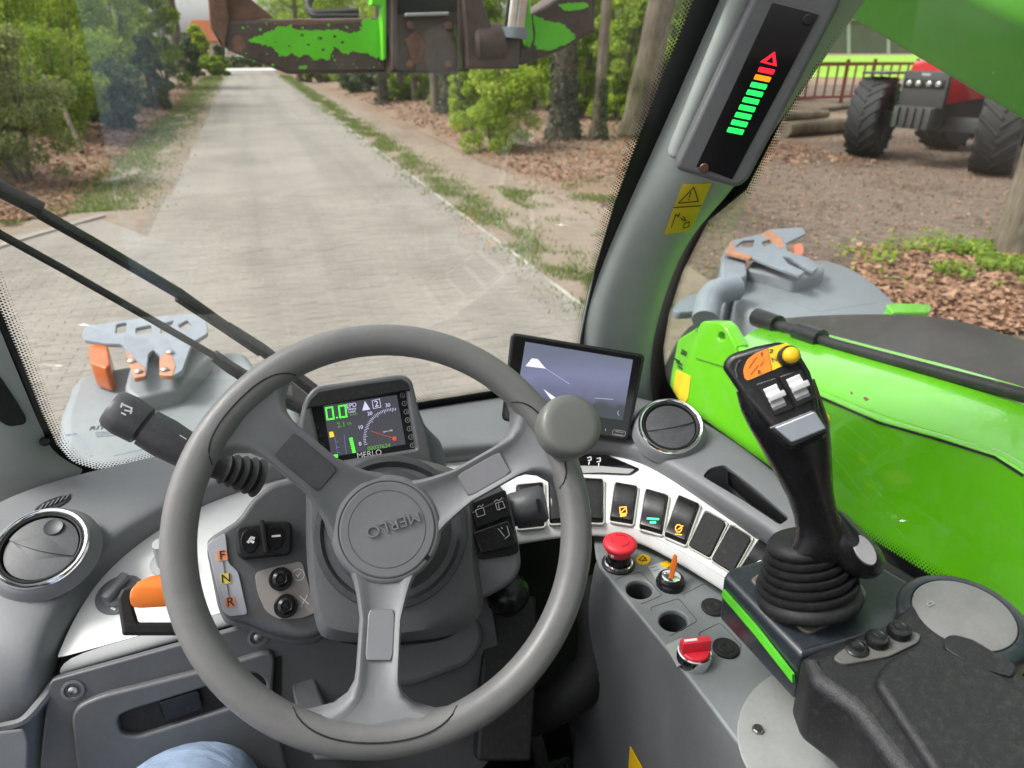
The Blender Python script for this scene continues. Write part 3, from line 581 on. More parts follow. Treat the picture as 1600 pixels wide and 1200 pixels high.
# park brake lever (orange) and rotary dial on the white trim
pk = tangent(bt, 185, 930); dial = root('rotary_dial', 'grey rotary dial with white ring marks on the left white panel', 'dial', pk.at(185, 930))
mb = MB(); cD = pk.at(188, 930); mb.lathe([(.0265, 0), (.0265, .0025), (.025, .004), (.019, .0045), (.018, .010), (.016, .0115), (0, .0115)], cD, pk.n, 40); build('dial_base', mb, M['dash'], dial, smooth=35)
X, Y = pk.frame(); mb = MB(); mb.box(cD+pk.n*.0165, (X*.6+Y*.8).normalized(), (X*-.8+Y*.6).normalized(), pk.n, .036, .011, .012); build('dial_grip', mb, M['col'], dial, bevel=.003)
lines('dial_marks', [[(188+26*math.cos(t)*1.0, 930+24*math.sin(t)), (188+26*math.cos(t+.22), 930+24*math.sin(t+.22))] for t in (1.9, 2.4, 2.9, 3.4, 3.9, 4.4, 5.0)], .0022, pk.shift(.0043), M['inkw'], dial)
lev = root('parking_lever', 'orange lever in a black square bracket beside the wheel rim', 'lever', pt(250, 985, .75))
pB = facing(230, 950, .70, (0, 0, .1))
slab('lever_bracket', [fil([(183,935),(190,920),(300,878),(286,882),(286,992),(191,992)], 3), fil([(206,940),(232,912),(272,909),(272,972),(216,972)], 4)], pB, .022, M['blkm'], lev, .003)
rows = []
for (s, hw, hh) in [(0, .6, .6), (.05, .9, .9), (.2, 1, 1), (1, .93, .9)]:
    cx, cy = 207+s*66, 931+s*-1
    def rp(dx, dy, dz): return facing(cx, cy, .672+s*.012).at(cx+dx*hw, cy+dy*hh) + CD*dz
    rows.append([rp(-8, -17, .004), rp(-2, -21, 0), rp(8, -22, .02), rp(8, 18, .02), rp(-2, 22, 0), rp(-8, 17, .004), rp(-6, 0, -.002)] if False else [rp(0, -20, .028), rp(0, -22, .006), rp(0, -16, -.004), rp(0, 0, -.006), rp(0, 17, -.004), rp(0, 22, .006), rp(0, 21, .028)])
mb = MB(); mb.loft(rows); build('lever_handle', mb, M['orange'], lev, bevel=.002, smooth=40)
mb = MB(); pq = pk.at(262, 880); mb.lathe([(.02, 0), (.02, .003), (.012, .004), (.008, .04), (0, .04)], pq, pk.n, 24); build('lever_pivot', mb, M['lgrey'], lev)
# ================================================================ right-hand side console
pS = PZ(-.60); con = root('side_console', 'grey side console with emergency stop, key switch and blanked holes', 'console', V(.36, .5, -1.0))
left = [(931,866),(936,884),(958,912),(1040,1012),(1112,1105),(1180,1196),(1240,1280)]
top_out = left + [(1450,1290),(1400,1000),(1260,980),(1140,890),(1060,840),(1000,812),(925,815)]
h1, h2 = ell(999, 921, 20.5, 14, 24, .1), ell(1052, 970, 22, 16, 24, .1)
slab('console_top', [top_out, h1, h2], pS, .008, M['console'], con, .003, bseg=3)
for (cx, cy, rx, ry) in ((999, 921, 20.5, 14), (1052, 970, 22, 16)):
    mb = MB(); E0 = [pS.at(a, b, -.001) for a, b in ell(cx, cy, rx+.6, ry+.4, 24, .1)]; E1 = [p+Vector((0, 0, -.035)) for p in E0]; mb.grid([E0, E1], cu=True); mb.add(E1, [tuple(range(24))]); build('round_socket', mb, M['dashdk2'], con, smooth=40)
wall = [[pS.at(a+2, b+2, -.003) for a, b in left], [pS.at(a-3, b+6, -.02) for a, b in left], [pS.at(a, b, -.12)+Vector((-.012, -.004, 0)) for a, b in left], [pS.at(a, b, -.5)+Vector((-.02, -.004, 0)) for a, b in left]]
cwall = skin('console_wall', wall, M['dashdk'], con)
for q in ([(960,905),(1000,893),(1035,930),(1000,945)], [(1015,950),(1060,935),(1090,970),(1045,995)], [(1065,930),(1100,912),(1150,945),(1130,965)], [(1090,990),(1125,973),(1160,1010),(1130,1030)]):
    lines('recess_line', [[(a, b) for a, b in fil(q, 5, 3)][:14]], .0006, pS, M['dashdk'], con, off=.0002)
for cx, cy in ((1115, 950), (1134, 1014)):
    mb = MB(); mb.lathe([(.0145, 0), (.0145, .0022), (.0135, .003), (.009, .0028), (.008, .0036), (.004, .0036), (.003, .0028), (0, .0028)], pS.at(cx, cy), (0, 0, 1), 32); build('blanking_plug', mb, M['blkm'], con, smooth=30)
# emergency stop
ec = pS.at(966, 882); es = MB(); es.lathe([(.021, 0), (.021, .003), (.0195, .004), (.017, .004)], ec, (0, 0, 1), 32); eb = build('emergency_stop', es, M['blk'], con, smooth=35, label='red mushroom emergency stop button on a black collar')
es = MB(); es.lathe([(.0185, .003), (.0185, .0055), (.0165, .006), (.0165, .003)], ec, (0, 0, 1), 32, cap=False); build('stop_ring', es, M['chrome'], eb)
es = MB(); es.lathe([(.0145, .003), (.0145, .018), (.013, .019)], ec, (0, 0, 1), 32); build('stop_collar', es, M['blk'], eb)
es = MB(); es.lathe([(.0135, .016), (.0145, .020), (.0195, .028), (.0215, .032), (.0212, .035), (.018, .0375), (.008, .0385), (0, .0385)], ec, (0, 0, 1), 40); build('stop_head', es, M['red'], eb, smooth=60)
pe = Plane(ec+Vector((0, 0, .0386)), (0, 0, 1)); x0, y0 = 967, 846
mb = MB()
for t0 in (.2, 2.3, 4.4):
    mb.tube([ec+Vector((.011*math.cos(t0+i*.2), .011*math.sin(t0+i*.2), .0382)) for i in range(8)], .0006, 5)
build('turn_arrows', mb, mat('red_dark', (.3, .01, .015), .5), eb)
ps = pS.shift(.001)
st_ = slab('warning_disc', ell(1005, 874, 11.5, 8, 24), pS, .0008, M['yellow'], con, .0001, off=.0008); lines('disc_symbol', [[(998,876),(1005,869),(1011,877),(998,876)],[(1003,879),(1009,872)]], .0008, pS, M['inkb'], st_, off=.001)
st2 = slab('key_label', [(1012,885),(1034,878),(1046,892),(1025,905)], pS, .0006, M['lgrey'], con, .0001, off=.0007); slab('key_label', [(1030,880),(1042,876),(1052,882),(1040,888)], pS, .0006, M['yellow'], con, .0001, off=.001)
lines('label_print', [[(1017,888),(1027,885)],[(1022,893),(1030,890)],[(1028,898),(1036,894)]], .0012, pS, mat('label_blue', (.2, .25, .35), .5), st2, off=.001)
# key switch and key
kc_ = pS.at(1047, 913); mb = MB(); mb.lathe([(.0175, 0), (.0175, .005), (.016, .007), (.0155, .011), (.0145, .012), (.012, .012)], kc_, (0, 0, 1), 32); ks = build('key_switch', mb, M['blk'], con, smooth=35)
mb = MB(); mb.lathe([(.0115, .011), (.0115, .0135), (.009, .0145), (0, .0145)], kc_, (0, 0, 1), 28); build('key_barrel', mb, M['chrome'], ks, smooth=35)
ky = root('ignition_key', 'small amber plastic key standing in the key switch', 'key', kc_+Vector((0, 0, .0135)))
kp = facing(1050, 885, .865); kp = Plane(kc_+Vector((0, 0, .02)), kp.n)
slab('key_blade', [(1046,909),(1051,909),(1053,893),(1048,893)], kp, .002, M['steel'], ky, .0003)
slab('key_head', fil([(1044,908),(1048,880),(1053,865),(1058,868),(1058,882),(1051,909)], 2), kp, .005, mat('amber_plastic', (.55, .12, .01), .25), ky, .0012, off=.0015)
# red selector knob
sc2 = pS.at(1083, 1032); mb = MB(); mb.lathe([(.0185, 0), (.0188, .012), (.018, .014), (.0165, .0145), (.0165, .011), (0, .011)], sc2, (0, 0, 1), 36); sl_ = build('selector_switch', mb, M['chrome'], con, smooth=35, label='red rotary selector in a chrome collar')
mb = MB(); xd = Vector((.98, -.18, 0)).normalized(); yd = Vector((.18, .98, 0)).normalized()
mb.lathe([(.016, .010), (.016, .016), (.015, .0175), (0, .0175)], sc2, (0, 0, 1), 36)
bx = [(-.016, -.004), (.016, -.004), (.016, .004), (-.016, .004)]
mb.loft([[sc2+xd*a+yd*b*1.3+Vector((0, 0, .016)) for a, b in bx], [sc2+xd*a+yd*b+Vector((0, 0, .030)) for a, b in bx]]); build('selector_knob', mb, M['red'], sl_, bevel=.0012)
mb = MB(); mb.box(sc2+xd*-.006+Vector((0, 0, .0305)), xd, yd, (0, 0, 1), .014, .003, .001); build('selector_mark', mb, M['inkw'], sl_)
slab('selector_plate', [(1040,1008),(1065,996),(1078,1030),(1058,1042)], pS, .0008, M['lgrey'], con, .0001, off=.0008)
# round grey cover plate with a hex screw
cp_ = slab('cover_plate', ell(1262, 1150, 112, 105, 48, .6), pS, .003, mat('plate_paint', (.30, .31, .30), .5, var=.06, dust=.3, dustcol=(.1, .1, .1)), con, .0008, off=.0025)
mb = MB(); mb.lathe([(.0055, 0), (.0055, .003), (.0045, .0045), (0, .0045)], pS.at(1183, 1144, .002), (0, 0, 1), 8); build('screw_head', mb, M['steel'], cp_, smooth=20)

# ================================================================ armrest console and joystick
arm = root('armrest_console', 'black textured armrest with joystick console at its front', 'armrest', V(.45, .3, -.75))
NA = Vector((-.10, -.04, .99)).normalized(); pA = Plane(pz(1250, 960, -.475), NA)
blk = slab('console_block', fil([(1130,900),(1140,886),(1205,868),(1330,855),(1425,910),(1400,985),(1252,1024)], [6,8,6,10,10,6,6]), pA, .062, M['navy'], arm, .006, bseg=3)
side = [pA.at(1131, 902), pA.at(1190, 963), pA.at(1250, 1023)]
mb = MB(); off = (side[2]-side[0]).normalized().cross(Vector((0, 0, 1))); off = off if off.dot(EYE-side[1]) > 0 else -off
sq = [(0.02, -.014), (.5, -.017), (.98, -.026), (1.0, -.034), (.5, -.026), (0.02, -.022)]
fr = [side[0].lerp(side[2], a)+Vector((0, 0, z))+off*.0012 for a, z in sq]; mb.add(fr+[p-off*.003 for p in fr], [tuple(range(6)), tuple(range(11, 5, -1))]+[(i, (i+1) % 6, 6+(i+1) % 6, 6+i) for i in range(6)])
build('green_stripe', mb, M['greenl'], arm)
rows = []
for k_, z, o in ((0, 0, 0), (1, -.03, .004), (2, -.07, .0), (3, -.11, -.03)):
    rows.append([side[0]+Vector((0, 0, z-.006))+off*(o-.004), side[1]+Vector((0, 0, z-.006))+off*(o+.002), side[2]+Vector((0, 0, z-.006))+off*(o-.002)])
ob = [(1252,1022),(1290,1003),(1395,965),(1418,925),(1432,918),(1520,985),(1640,1075),(1800,1200),(1800,1400),(1560,1400),(1400,1200),(1330,1105),(1268,1062)]
abody = slab('armrest_body', fil(ob, [8,8,14,8,8,10,0,0,0,0,10,20,10]), pA, .085, M['arm'], arm, .012, bseg=4, off=.006)
pd = fil([(1366,1062),(1378,1036),(1408,1015),(1440,1003),(1480,1012),(1560,1050),(1780,1190),(1780,1400),(1590,1400),(1450,1190)], [14,20,14,14,14,0,0,0,0,0])
pad_ = slab('armrest_pad', pd, pA, .02, M['arm'], arm, .006, bseg=4, off=.014)
slab('pad_panel', fil([(1475,995),(1490,990),(1520,998),(1590,1040),(1583,1058),(1520,1040),(1475,1012)], 8), pA, .003, M['arm'], arm, .0015, off=.0085)
rc = slab('button_recess', fil([(1300,1027),(1325,1008),(1418,984),(1440,990),(1436,1003),(1390,1025),(1318,1038)], 9), pA, .004, mat('recess_grey', (.09, .09, .085), .5, dust=.2), arm, .001, off=.0085)
for x, y, h in ((1336, 1024, .002), (1367, 1013, .007), (1401, 1000, .007)):
    mb = MB(); mb.lathe([(.0098, 0), (.0098, h*.6), (.0085, h), (.006, h+.0006), (.005, h), (0, h)], pA.at(x, y, .0085), NA, 28); build('push_button', mb, M['blk'], rc, smooth=40)
sp = root('speaker_lid', 'round grey lid behind the joystick beside the window', 'lid', pA.at(1505, 965))
cS = pA.at(1503, 966, -.004); mb = MB(); mb.lathe([(.053, -.05), (.055, -.004), (.053, .004), (.049, .008), (.042, .009), (.041, .007), (0, .0075)], cS, NA, 48); build('lid_body', mb, M['navy'], sp, smooth=40)
mb = MB(); mb.lathe([(.0405, .007), (.0405, .0095), (.039, .0102), (0, .0104)], cS, NA, 48); build('lid_disc', mb, mat('lid_grey', (.16, .16, .157), .65, grain=.6, gs=1500, dust=.25), sp, smooth=40)
lines('lid_mark', [[(1448,944),(1455,940),(1459,944),(1452,948),(1448,944)]], .0008, Plane(cS+NA*.0105, NA), M['inkg'], sp)
# black rail between console and side window
slab('window_sill', fil([(1070,680),(1090,668),(1330,840),(1610,1010),(1610,1050),(1330,880),(1180,770)], 6), Plane(V(.55, .5, -.50), (-.25, 0, .97)), .03, M['blkm'], arm, .004)
joy = root('joystick', 'black joystick grip with orange plate, rollers and yellow button', 'joystick', pA.at(1262, 945))
bc = pA.at(1264, 940); btop = pt(1252, 850, .655); bd = (btop-bc).normalized(); BL = (btop-bc).length
slab('boot_plate', fil([(1172,905),(1190,893),(1340,905),(1355,925),(1345,950),(1268,988),(1255,985)], 6), pA, .004, mat('dirty_metal', (.16, .14, .12), .5, metal=.4, var=.4, vs=60), joy, .001, off=.003)
prof = [(.0455, .0), (.0475, .004), (.0465, .010)]; nf = 6
for i in range(nf):
    a = .013+i*(BL-.012)/nf; r0 = .0457-.0175*(i/nf)**.9
    prof += [(r0-.0032, a), (r0, a+.004), (r0-.0005, a+.008)]
prof += [(.026, BL+.006)]
mb = MB(); mb.lathe(prof, bc, bd, 48); build('rubber_boot', mb, M['blkm'], joy, smooth=70)
# grip: cross-sections between left and right silhouette
def sect(L, Rr, t, dk, n=20, rot=0):
    a, b = pt(*L, t), pt(*Rr, t); c = (a+b)/2; x = (b-a)/2; d = ray((L[0]+Rr[0])/2, (L[1]+Rr[1])/2).normalized(); d = (d-x.normalized()*d.dot(x.normalized())).normalized()
    out = []
    for i in range(n):
        u, w = sup(2*math.pi*i/n, .85); out.append(c + x*u + d*(dk*w) + d*dk*.0)
    return out
S_ = [((1150,612),(1272,592),.603,.012), ((1158,640),(1283,628),.605,.017), ((1172,668),(1293,660),.608,.0185), ((1194,705),(1296,700),.613,.020), ((1215,742),(1297,738),.618,.0205), ((1233,775),(1298,770),.624,.0205), ((1244,805),(1303,798),.630,.021), ((1248,828),(1313,822),.636,.022), ((1240,848),(1328,842),.641,.024), ((1226,866),(1340,862),.646,.026), ((1216,882),(1345,880),.650,.026)]
mb = MB(); mb.loft([sect(*s) for s in S_]); grip = build('grip', mb, M['gripblk'] if 'gripblk' in M else M['blk'], joy, smooth=70)
S2 = [((1300,815),(1322,842),.640,.014), ((1305,838),(1345,860),.640,.0185), ((1318,868),(1366,852),.640,.020), ((1338,898),(1382,868),.641,.018), ((1358,903),(1386,882),.642,.012)]
tl = [Vector((1288,795,.635)), Vector((1306,836,.640)), Vector((1330,864,.641)), Vector((1358,880,.641)), Vector((1374,886,.641))]; rad = [.014, .025, .0275, .0225, .011]
rings = []
for i, q_ in enumerate(tl):
    p = pt(*q_); x = (CR*.7+CU*-.0).normalized(); d = (pt(*tl[min(i+1, 4)])-pt(*tl[max(i-1, 0)])).normalized(); n1 = d.cross(CD).normalized(); n2 = d.cross(n1)
    rings.append([p+n1*rad[i]*math.cos(2*math.pi*j/20)*.8+n2*rad[i]*math.sin(2*math.pi*j/20) for j in range(20)])
mb = MB(); mb.loft(rings); build('palm_rest', mb, M['blk'], joy, sub=1, smooth=180)
pz_ = facing(1345, 862, .612, (0, 0, .45)); slab('palm_disc', ell(1351, 859, 14, 27, 28, -.6), Plane(pt(1351, 859, .613), (-ray(1351, 859).normalized()+Vector((.25, 0, .35)))), .004, mat('satin_grey', (.28, .28, .28), .3, metal=.5), joy, .0005)
# head
nJ = (-ray(1205, 610).normalized()+Vector((-.10, -.05, .12))).normalized(); pJ = PP(1205, 610, .588, nJ)
hd = slab('head', fil([(1126,572),(1138,553),(1180,540),(1220,532),(1245,545),(1266,580),(1278,622),(1280,640),(1292,668),(1290,684),(1245,704),(1225,700),(1200,668),(1160,622)], [10,10,0,10,12,0,8,6,10,6,8,8,0,0]), pJ, .034, M['blk'], joy, .006, bseg=4)
M['plate_o'] = mat('plate_orange', (.72, .20, .01), .4, var=.1, vs=80); M['plate_y'] = mat('plate_yellow', (.72, .52, .01), .4, var=.1)
po = slab('symbol_plate', fil([(1161,578),(1167,562),(1180,552),(1200,544),(1206,579),(1168,595),(1163,591)], [4,6,4,0,0,4,4]), pJ, .001, M['plate_o'], hd, .0002, off=.001)
py_ = slab('symbol_plate', [(1200.5,544),(1228,536),(1238,541),(1236,566),(1207,579)], pJ, .001, M['plate_y'], hd, .0002, off=.001)
pj = pJ.shift(.0011); text('letter', 'F', pj, 1191, 554, 10, -3, .0052, M['inkb'], po, off=.0002, depth=.0003); text('letter', 'R', pj, 1187, 582, 10, -3, .0052, M['inkb'], po, off=.0002, depth=.0003); text('letter', 'N', pj, 1210, 562, 10, -3, .0062, M['inkb'], py_, off=.0002, depth=.0003)
lines('wear_marks', [[(1170,575),(1178,563),(1182,558)],[(1173,585),(1185,570)],[(1192,565),(1188,572)],[(1194,561),(1195,562)]], .0005, pj, mat('worn_red', (.45, .08, .01), .5), po, off=.0002)
lines('letter', [[(1203,547),(1207,546),(1206,550),(1203,551)]], .0007, pj, M['inkb'], py_, off=.0002)
jb = pJ.at(1231, 558); ja = (nJ+CR*.28+CU*.05).normalized()
mb = MB(); mb.lathe([(.0088, 0), (.0088, .006), (.0075, .0075)], jb, ja, 28); bb_ = build('thumb_button', mb, M['blkm'], hd)
mb = MB(); mb.lathe([(.0064, .005), (.0068, .011), (.0055, .0145), (.003, .0158), (0, .016)], jb, ja, 28); build('button_cap', mb, M['yellow'], bb_, smooth=60)
lines('chrome_edge', [[(1152,590),(1149,578),(1152,568),(1157,563)]], .0012, pJ, M['chrome'], hd, off=.001)
M['roller'] = mat('roller_silver', (.42, .42, .43), .4, metal=.2, var=.05)
for i, (x, y, q) in enumerate(((1211, 621, [(1180,600),(1214,589),(1242,638),(1211,651)]), (1247, 606, [(1217,588),(1252,576),(1276,622),(1245,637)]))):
    rb = slab('roller_frame', fil(q, 3), pJ, .004, M['blk'], hd, .001, off=.0045)
    mb = MB(); ax = (pJ.at(x+14, y-6)-pJ.at(x, y)).normalized(); ud = nJ.cross(ax); c = pJ.at(x, y, -.004); ra = .0125
    rings = []
    for j in range(13):
        th = R(-62+124*j/12); rr = ra*(1.0 if j % 2 else .94)
        rings.append([c + nJ*rr*math.cos(th) + ud*rr*1.15*math.sin(th) + ax*s for s in (-.0056, .0056)])
    mb.grid(rings); L_ = [r[0] for r in rings]; R_ = [r[1] for r in rings]; mb.add(L_+[c-ax*.0056], [tuple(range(14))]); mb.add(R_+[c+ax*.0056], [tuple(range(14))]); build('roller', mb, M['roller'], rb, smooth=20)
    mb = MB(); mb.box(c+nJ*(ra+.001)+ax*.002, ax, ud, nJ, .014, .005, .004); build('roller_tab', mb, M['roller'], rb, bevel=.001)
slab('paddle', fil([(1209,668),(1273,642),(1291,670),(1237,692)], 4), pJ, .006, mat('paddle_silver', (.24, .26, .29), .3, metal=.35, var=.04), hd, .0012, off=.007)
slab('paddle_surround', fil([(1198,668),(1272,638),(1295,676),(1238,701)], 6), pJ, .01, M['blk'], hd, .002, off=.003)

# ================================================================ camera monitor
mon = root('camera_monitor', 'black camera monitor showing a bluish view beside the pillar', 'monitor', pt(890, 700, 1.02))
pM = facing(895, 605, .985)
slab('monitor_case', fil([(798,519),(1009,554),(982,691),(783,657)], 9), pM, .022, M['blk'], mon, .003, bseg=3)
slab('bezel_glass', fil([(803,524),(1003,558),(978,685),(788,653)], 6), pM, .001, M['gloss'], mon, .0002, off=.0006)
def screen_mat():
    m, t, b = nodes('monitor_picture'); L = t.links.new; co = N(t, 'ShaderNodeTexCoord'); sp_ = N(t, 'ShaderNodeSeparateXYZ'); L(co.outputs['Object'], sp_.inputs[0]); g0, g1 = pM.at(889, 645).z-ORG[mon].z-.015, pM.at(905, 548).z-ORG[mon].z+.01; mr = N(t, 'ShaderNodeMapRange'); mr.inputs['From Min'].default_value = g0; mr.inputs['From Max'].default_value = g1; L(sp_.outputs['Z'], mr.inputs['Value'])
    nz = N(t, 'ShaderNodeTexNoise', Scale=40.0, Detail=6.0); L(co.outputs['Object'], nz.inputs['Vector'])
    ad = N(t, 'ShaderNodeMath', operation='MULTIPLY_ADD'); L(nz.outputs['Fac'], ad.inputs[0]); ad.inputs[1].default_value = .22; L(mr.outputs[0], ad.inputs[2])
    rp = N(t, 'ShaderNodeValToRGB'); e = rp.color_ramp.elements; e[0].position = .18; e[0].color = (.05, .065, .07, 1); e[1].position = 1; e[1].color = (.17, .19, .27, 1)
    for p, c in ((.36, (.055, .07, .085, 1)), (.44, (.15, .16, .25, 1)), (.7, (.23, .25, .40, 1))): el = e.new(p); el.color = c
    L(ad.outputs[0], rp.inputs[0]); L(rp.outputs[0], b.inputs['Emission Color']); b.inputs['Emission Strength'].default_value = .40; b.inputs['Base Color'].default_value = (.01, .01, .01, 1); b.inputs['Roughness'].default_value = .2; return m
scn = slab('monitor_screen', [(821,534),(989,562),(973,657),(805,633)], pM, .0006, screen_mat(), mon, .0001, off=.001)
M['pic_w'] = E('picture_white', (.6, .6, .70), .26); M['pic_b'] = E('picture_blue', (.25, .27, .42), .3)
slab('picture_shape', [(831,560),(840,561),(853,576),(821,572)], pM, .0002, M['pic_w'], scn, .00003, off=.0013)
slab('picture_shape', [(849,608),(869,622),(864,628)], pM, .0002, M['pic_w'], scn, .00003, off=.0013)
lines('picture_line', [[(853,576),(890,600)],[(930,622),(958,624)],[(966,642),(965,646),(967,649)]], .0008, pM, M['pic_b'], scn, off=.0014)
lines('monitor_logo', [fil([(958,671),(978,674),(976,682),(956,679)], 4)+[(958,672)],[(961,674),(974,676)],[(960,678),(973,680)]], .0007, pM, M['inkg'], mon, off=.0012)
lines('monitor_mark', [[(946,670),(946,673)],[(798,644),(800,648)],[(806,648),(808,651)]], .0012, pM, M['inkg'], mon, off=.0012)
mb = MB(); mb.tube([pt(900, 640, 1.01), pt(905, 700, 1.05)], .018, 12); build('monitor_foot', mb, M['blkm'], mon)

# ================================================================ pillars and glass
nWS = Vector((0, -.955, -.295)).normalized(); pG = Plane(V(0, .95, -.50), nWS); pX = PX(.575)
def pillar(Ls, Rs, pl, pr, bulge, name, parent, m):
    rows = []
    for l, r in zip(Ls, Rs):
        a, b = pl.at(*l), pr.at(*r); c = (a+b)/2; d = (EYE-c); x = (b-a); d = (d - x.normalized()*d.dot(x.normalized())); d.z *= .2; d.normalize()
        rows.append([a-d*.03, a] + [a.lerp(b, u)+d*(bulge*x.length*math.sin(math.pi*u)**.7) for u in (.12, .3, .5, .7, .88)] + [b, b-d*.03])
    return skin(name, rows, m, parent)
pil = root('right_pillar', 'grey right windscreen pillar carrying the load indicator', 'pillar', V(.54, .95, -.62))
Lp = [(1165,-120),(1125,-30),(1062,125),(1010,250),(965,370),(940,455),(926,520),(918,600),(918,680)]
Rp = [(1420,-120),(1348,-30),(1245,140),(1155,300),(1083,360),(1042,450),(1019,530),(1018,600),(1030,690)]
po_ = pillar(Lp, Rp, pG.shift(.01), PX(.57), .24, 'pillar_trim', pil, M['pillar']); bp_ = bvh(po_)
hr = []
mb = MB(); hp = [tangent(bp_, a, b, .004).p for a, b in ((1172, -22), (1146, 40), (1118, 105), (1090, 170), (1066, 228), (1062, 243))]
mb.tube(cr(hp, 4), [.0135]*(len(cr(hp, 4))-2)+[.011, .004], 14); build('pillar_ridge', mb, M['pillar'], pil, smooth=60)
ind = root('load_indicator', 'black load indicator with green, orange and red light bars on the pillar', 'indicator', pt(1150, 290, .8))
nQ = (-ray(1170, 140).normalized()+Vector((.12, 0, -.05))).normalized(); pQ = PP(1150, 240, .752, nQ)
slab('indicator_case', fil([(1193,-40),(1325,-40),(1312,10),(1168,284),(1150,294),(1058,266),(1056,256)], [0,0,12,12,10,10,8]), pQ, .05, M['navy2'] if 'navy2' in M else M['dashdk'], ind, .005, bseg=3)
gl = slab('indicator_glass', [(1207,4),(1280,23),(1144,280),(1088,260)], pQ, .002, M['gloss'], ind, .0003, off=.0012)
M['lg'] = E('bar_green', (.015, .9, .12), .40); M['lo'] = E('bar_orange', (1, .28, .0), .42); M['lr'] = E('bar_red', (.85, .01, .03), .42)
for i in range(9):
    cx, cy = 1149.3+i*(1197.5-1149.3)/8.0, 204.6-i*(204.6-110.5)/8.0; m_ = M['lg'] if i < 7 else (M['lo'] if i == 7 else M['lr'])
    slab('light_bar', fil([(cx-14.2, cy+1.6), (cx-10.6, cy-6.4), (cx+14.2, cy-1.6), (cx+10.6, cy+6.6)], 1.5, 2), pQ, .0008, m_, gl, .0002, off=.0018)
slab('warning_triangle', [fil([(1187,97),(1211,80),(1214,104)], 1.5, 2), [(1197,96.5),(1207,88),(1208,99)]], pQ, .0008, M['lr'], gl, .0001, off=.0018)
mb = MB(); mb.lathe([(.0052, 0), (.0052, .002), (.004, .003), (0, .003)], pQ.at(1262, 31, .001), nQ, 14); build('screw_head', mb, M['blkm'], ind)
mb = MB(); mb.lathe([(.005, 0), (.005, .002), (.004, .003), (0, .003)], pQ.at(1100, 262, .001), nQ, 14); build('screw_head', mb, mat('screw_red', (.12, .05, .04), .4, metal=.5), ind)
# yellow warning sticker following the pillar
def decal(name, quadpx, b, m, parent, off=.0012, n=6, **k):
    (x0, y0), (x1, y1), (x2, y2), (x3, y3) = quadpx; rows = []
    for i in range(n+1):
        r = []
        for j in range(n+1):
            u, v = j/n, i/n; px = (x0*(1-u)+x1*u)*(1-v)+(x3*(1-u)+x2*u)*v; py = (y0*(1-u)+y1*u)*(1-v)+(y3*(1-u)+y2*u)*v
            q_ = tangent(b, px, py, off); r.append(q_.p if q_ else None)
        if None not in r: rows.append(r)
    mb = MB(); mb.grid(rows); return build(name, mb, m, parent, thick=.0004, **k)
stk2 = root('warning_sticker', 'yellow warning sticker with black triangle on the right pillar', 'sticker', tangent(bp_, 1057, 362, .001).p)
M['stick'] = mat('sticker_yellow', (.62, .47, .01), .45, var=.05, dust=.15)
sk = decal('sticker_sheet', [(1066,288),(1112,285),(1078,360),(1037,365)], bp_, M['stick'], stk2)
tp = tangent(bp_, 1074, 325, .0022)
lines('sticker_symbol', [[(1060,317),(1084,292),(1091,314),(1060,317)],[(1079,300),(1077,308)],[(1076,311),(1076,312)],[(1052,324),(1095,321)],[(1056,334),(1047,360)],[(1056,335),(1061,337)],[(1059,339),(1062,333)],[(1064,341),(1070,345)],[(1068,338),(1071,344)],[(1069,349),(1077,346),(1076,354),(1068,356),(1069,349)]], .0011, tp, M['inkb'], stk2)
# left pillar
pil2 = root('left_pillar', 'grey left windscreen pillar beside the dashboard corner', 'pillar', V(-.38, .9, -.6))
Rl = [(-370,-260),(-282,-60),(-202,140),(-126,330),(-74,470),(-34,560),(6,645),(28,690),(56,726),(110,750)]
Ll = [(-470,-260),(-385,-60),(-305,140),(-228,330),(-172,470),(-128,560),(-98,650),(-78,720),(-58,770),(-20,800)]
plt_ = pillar([l for l in Ll], [r for r in Rl], PX(-.46), pG.shift(.01), .20, 'pillar_trim', pil2, M['pillar']); bl_ = bvh(plt_)
slab('grab_recess', fil([(-60,520),(0,590),(22,622),(42,655),(40,664),(14,668),(0,660),(-60,600)], 8), tangent(bl_, 5, 630, .003), .006, M['blkm'], pil2, .002)
mb = MB(); mb.lathe([(.006, 0), (.006, .008), (.004, .010), (0, .010)], tangent(bl_, 70, 690).p, -ray(70, 690).normalized(), 16); build('rubber_stop', mb, M['blk'], pil2)
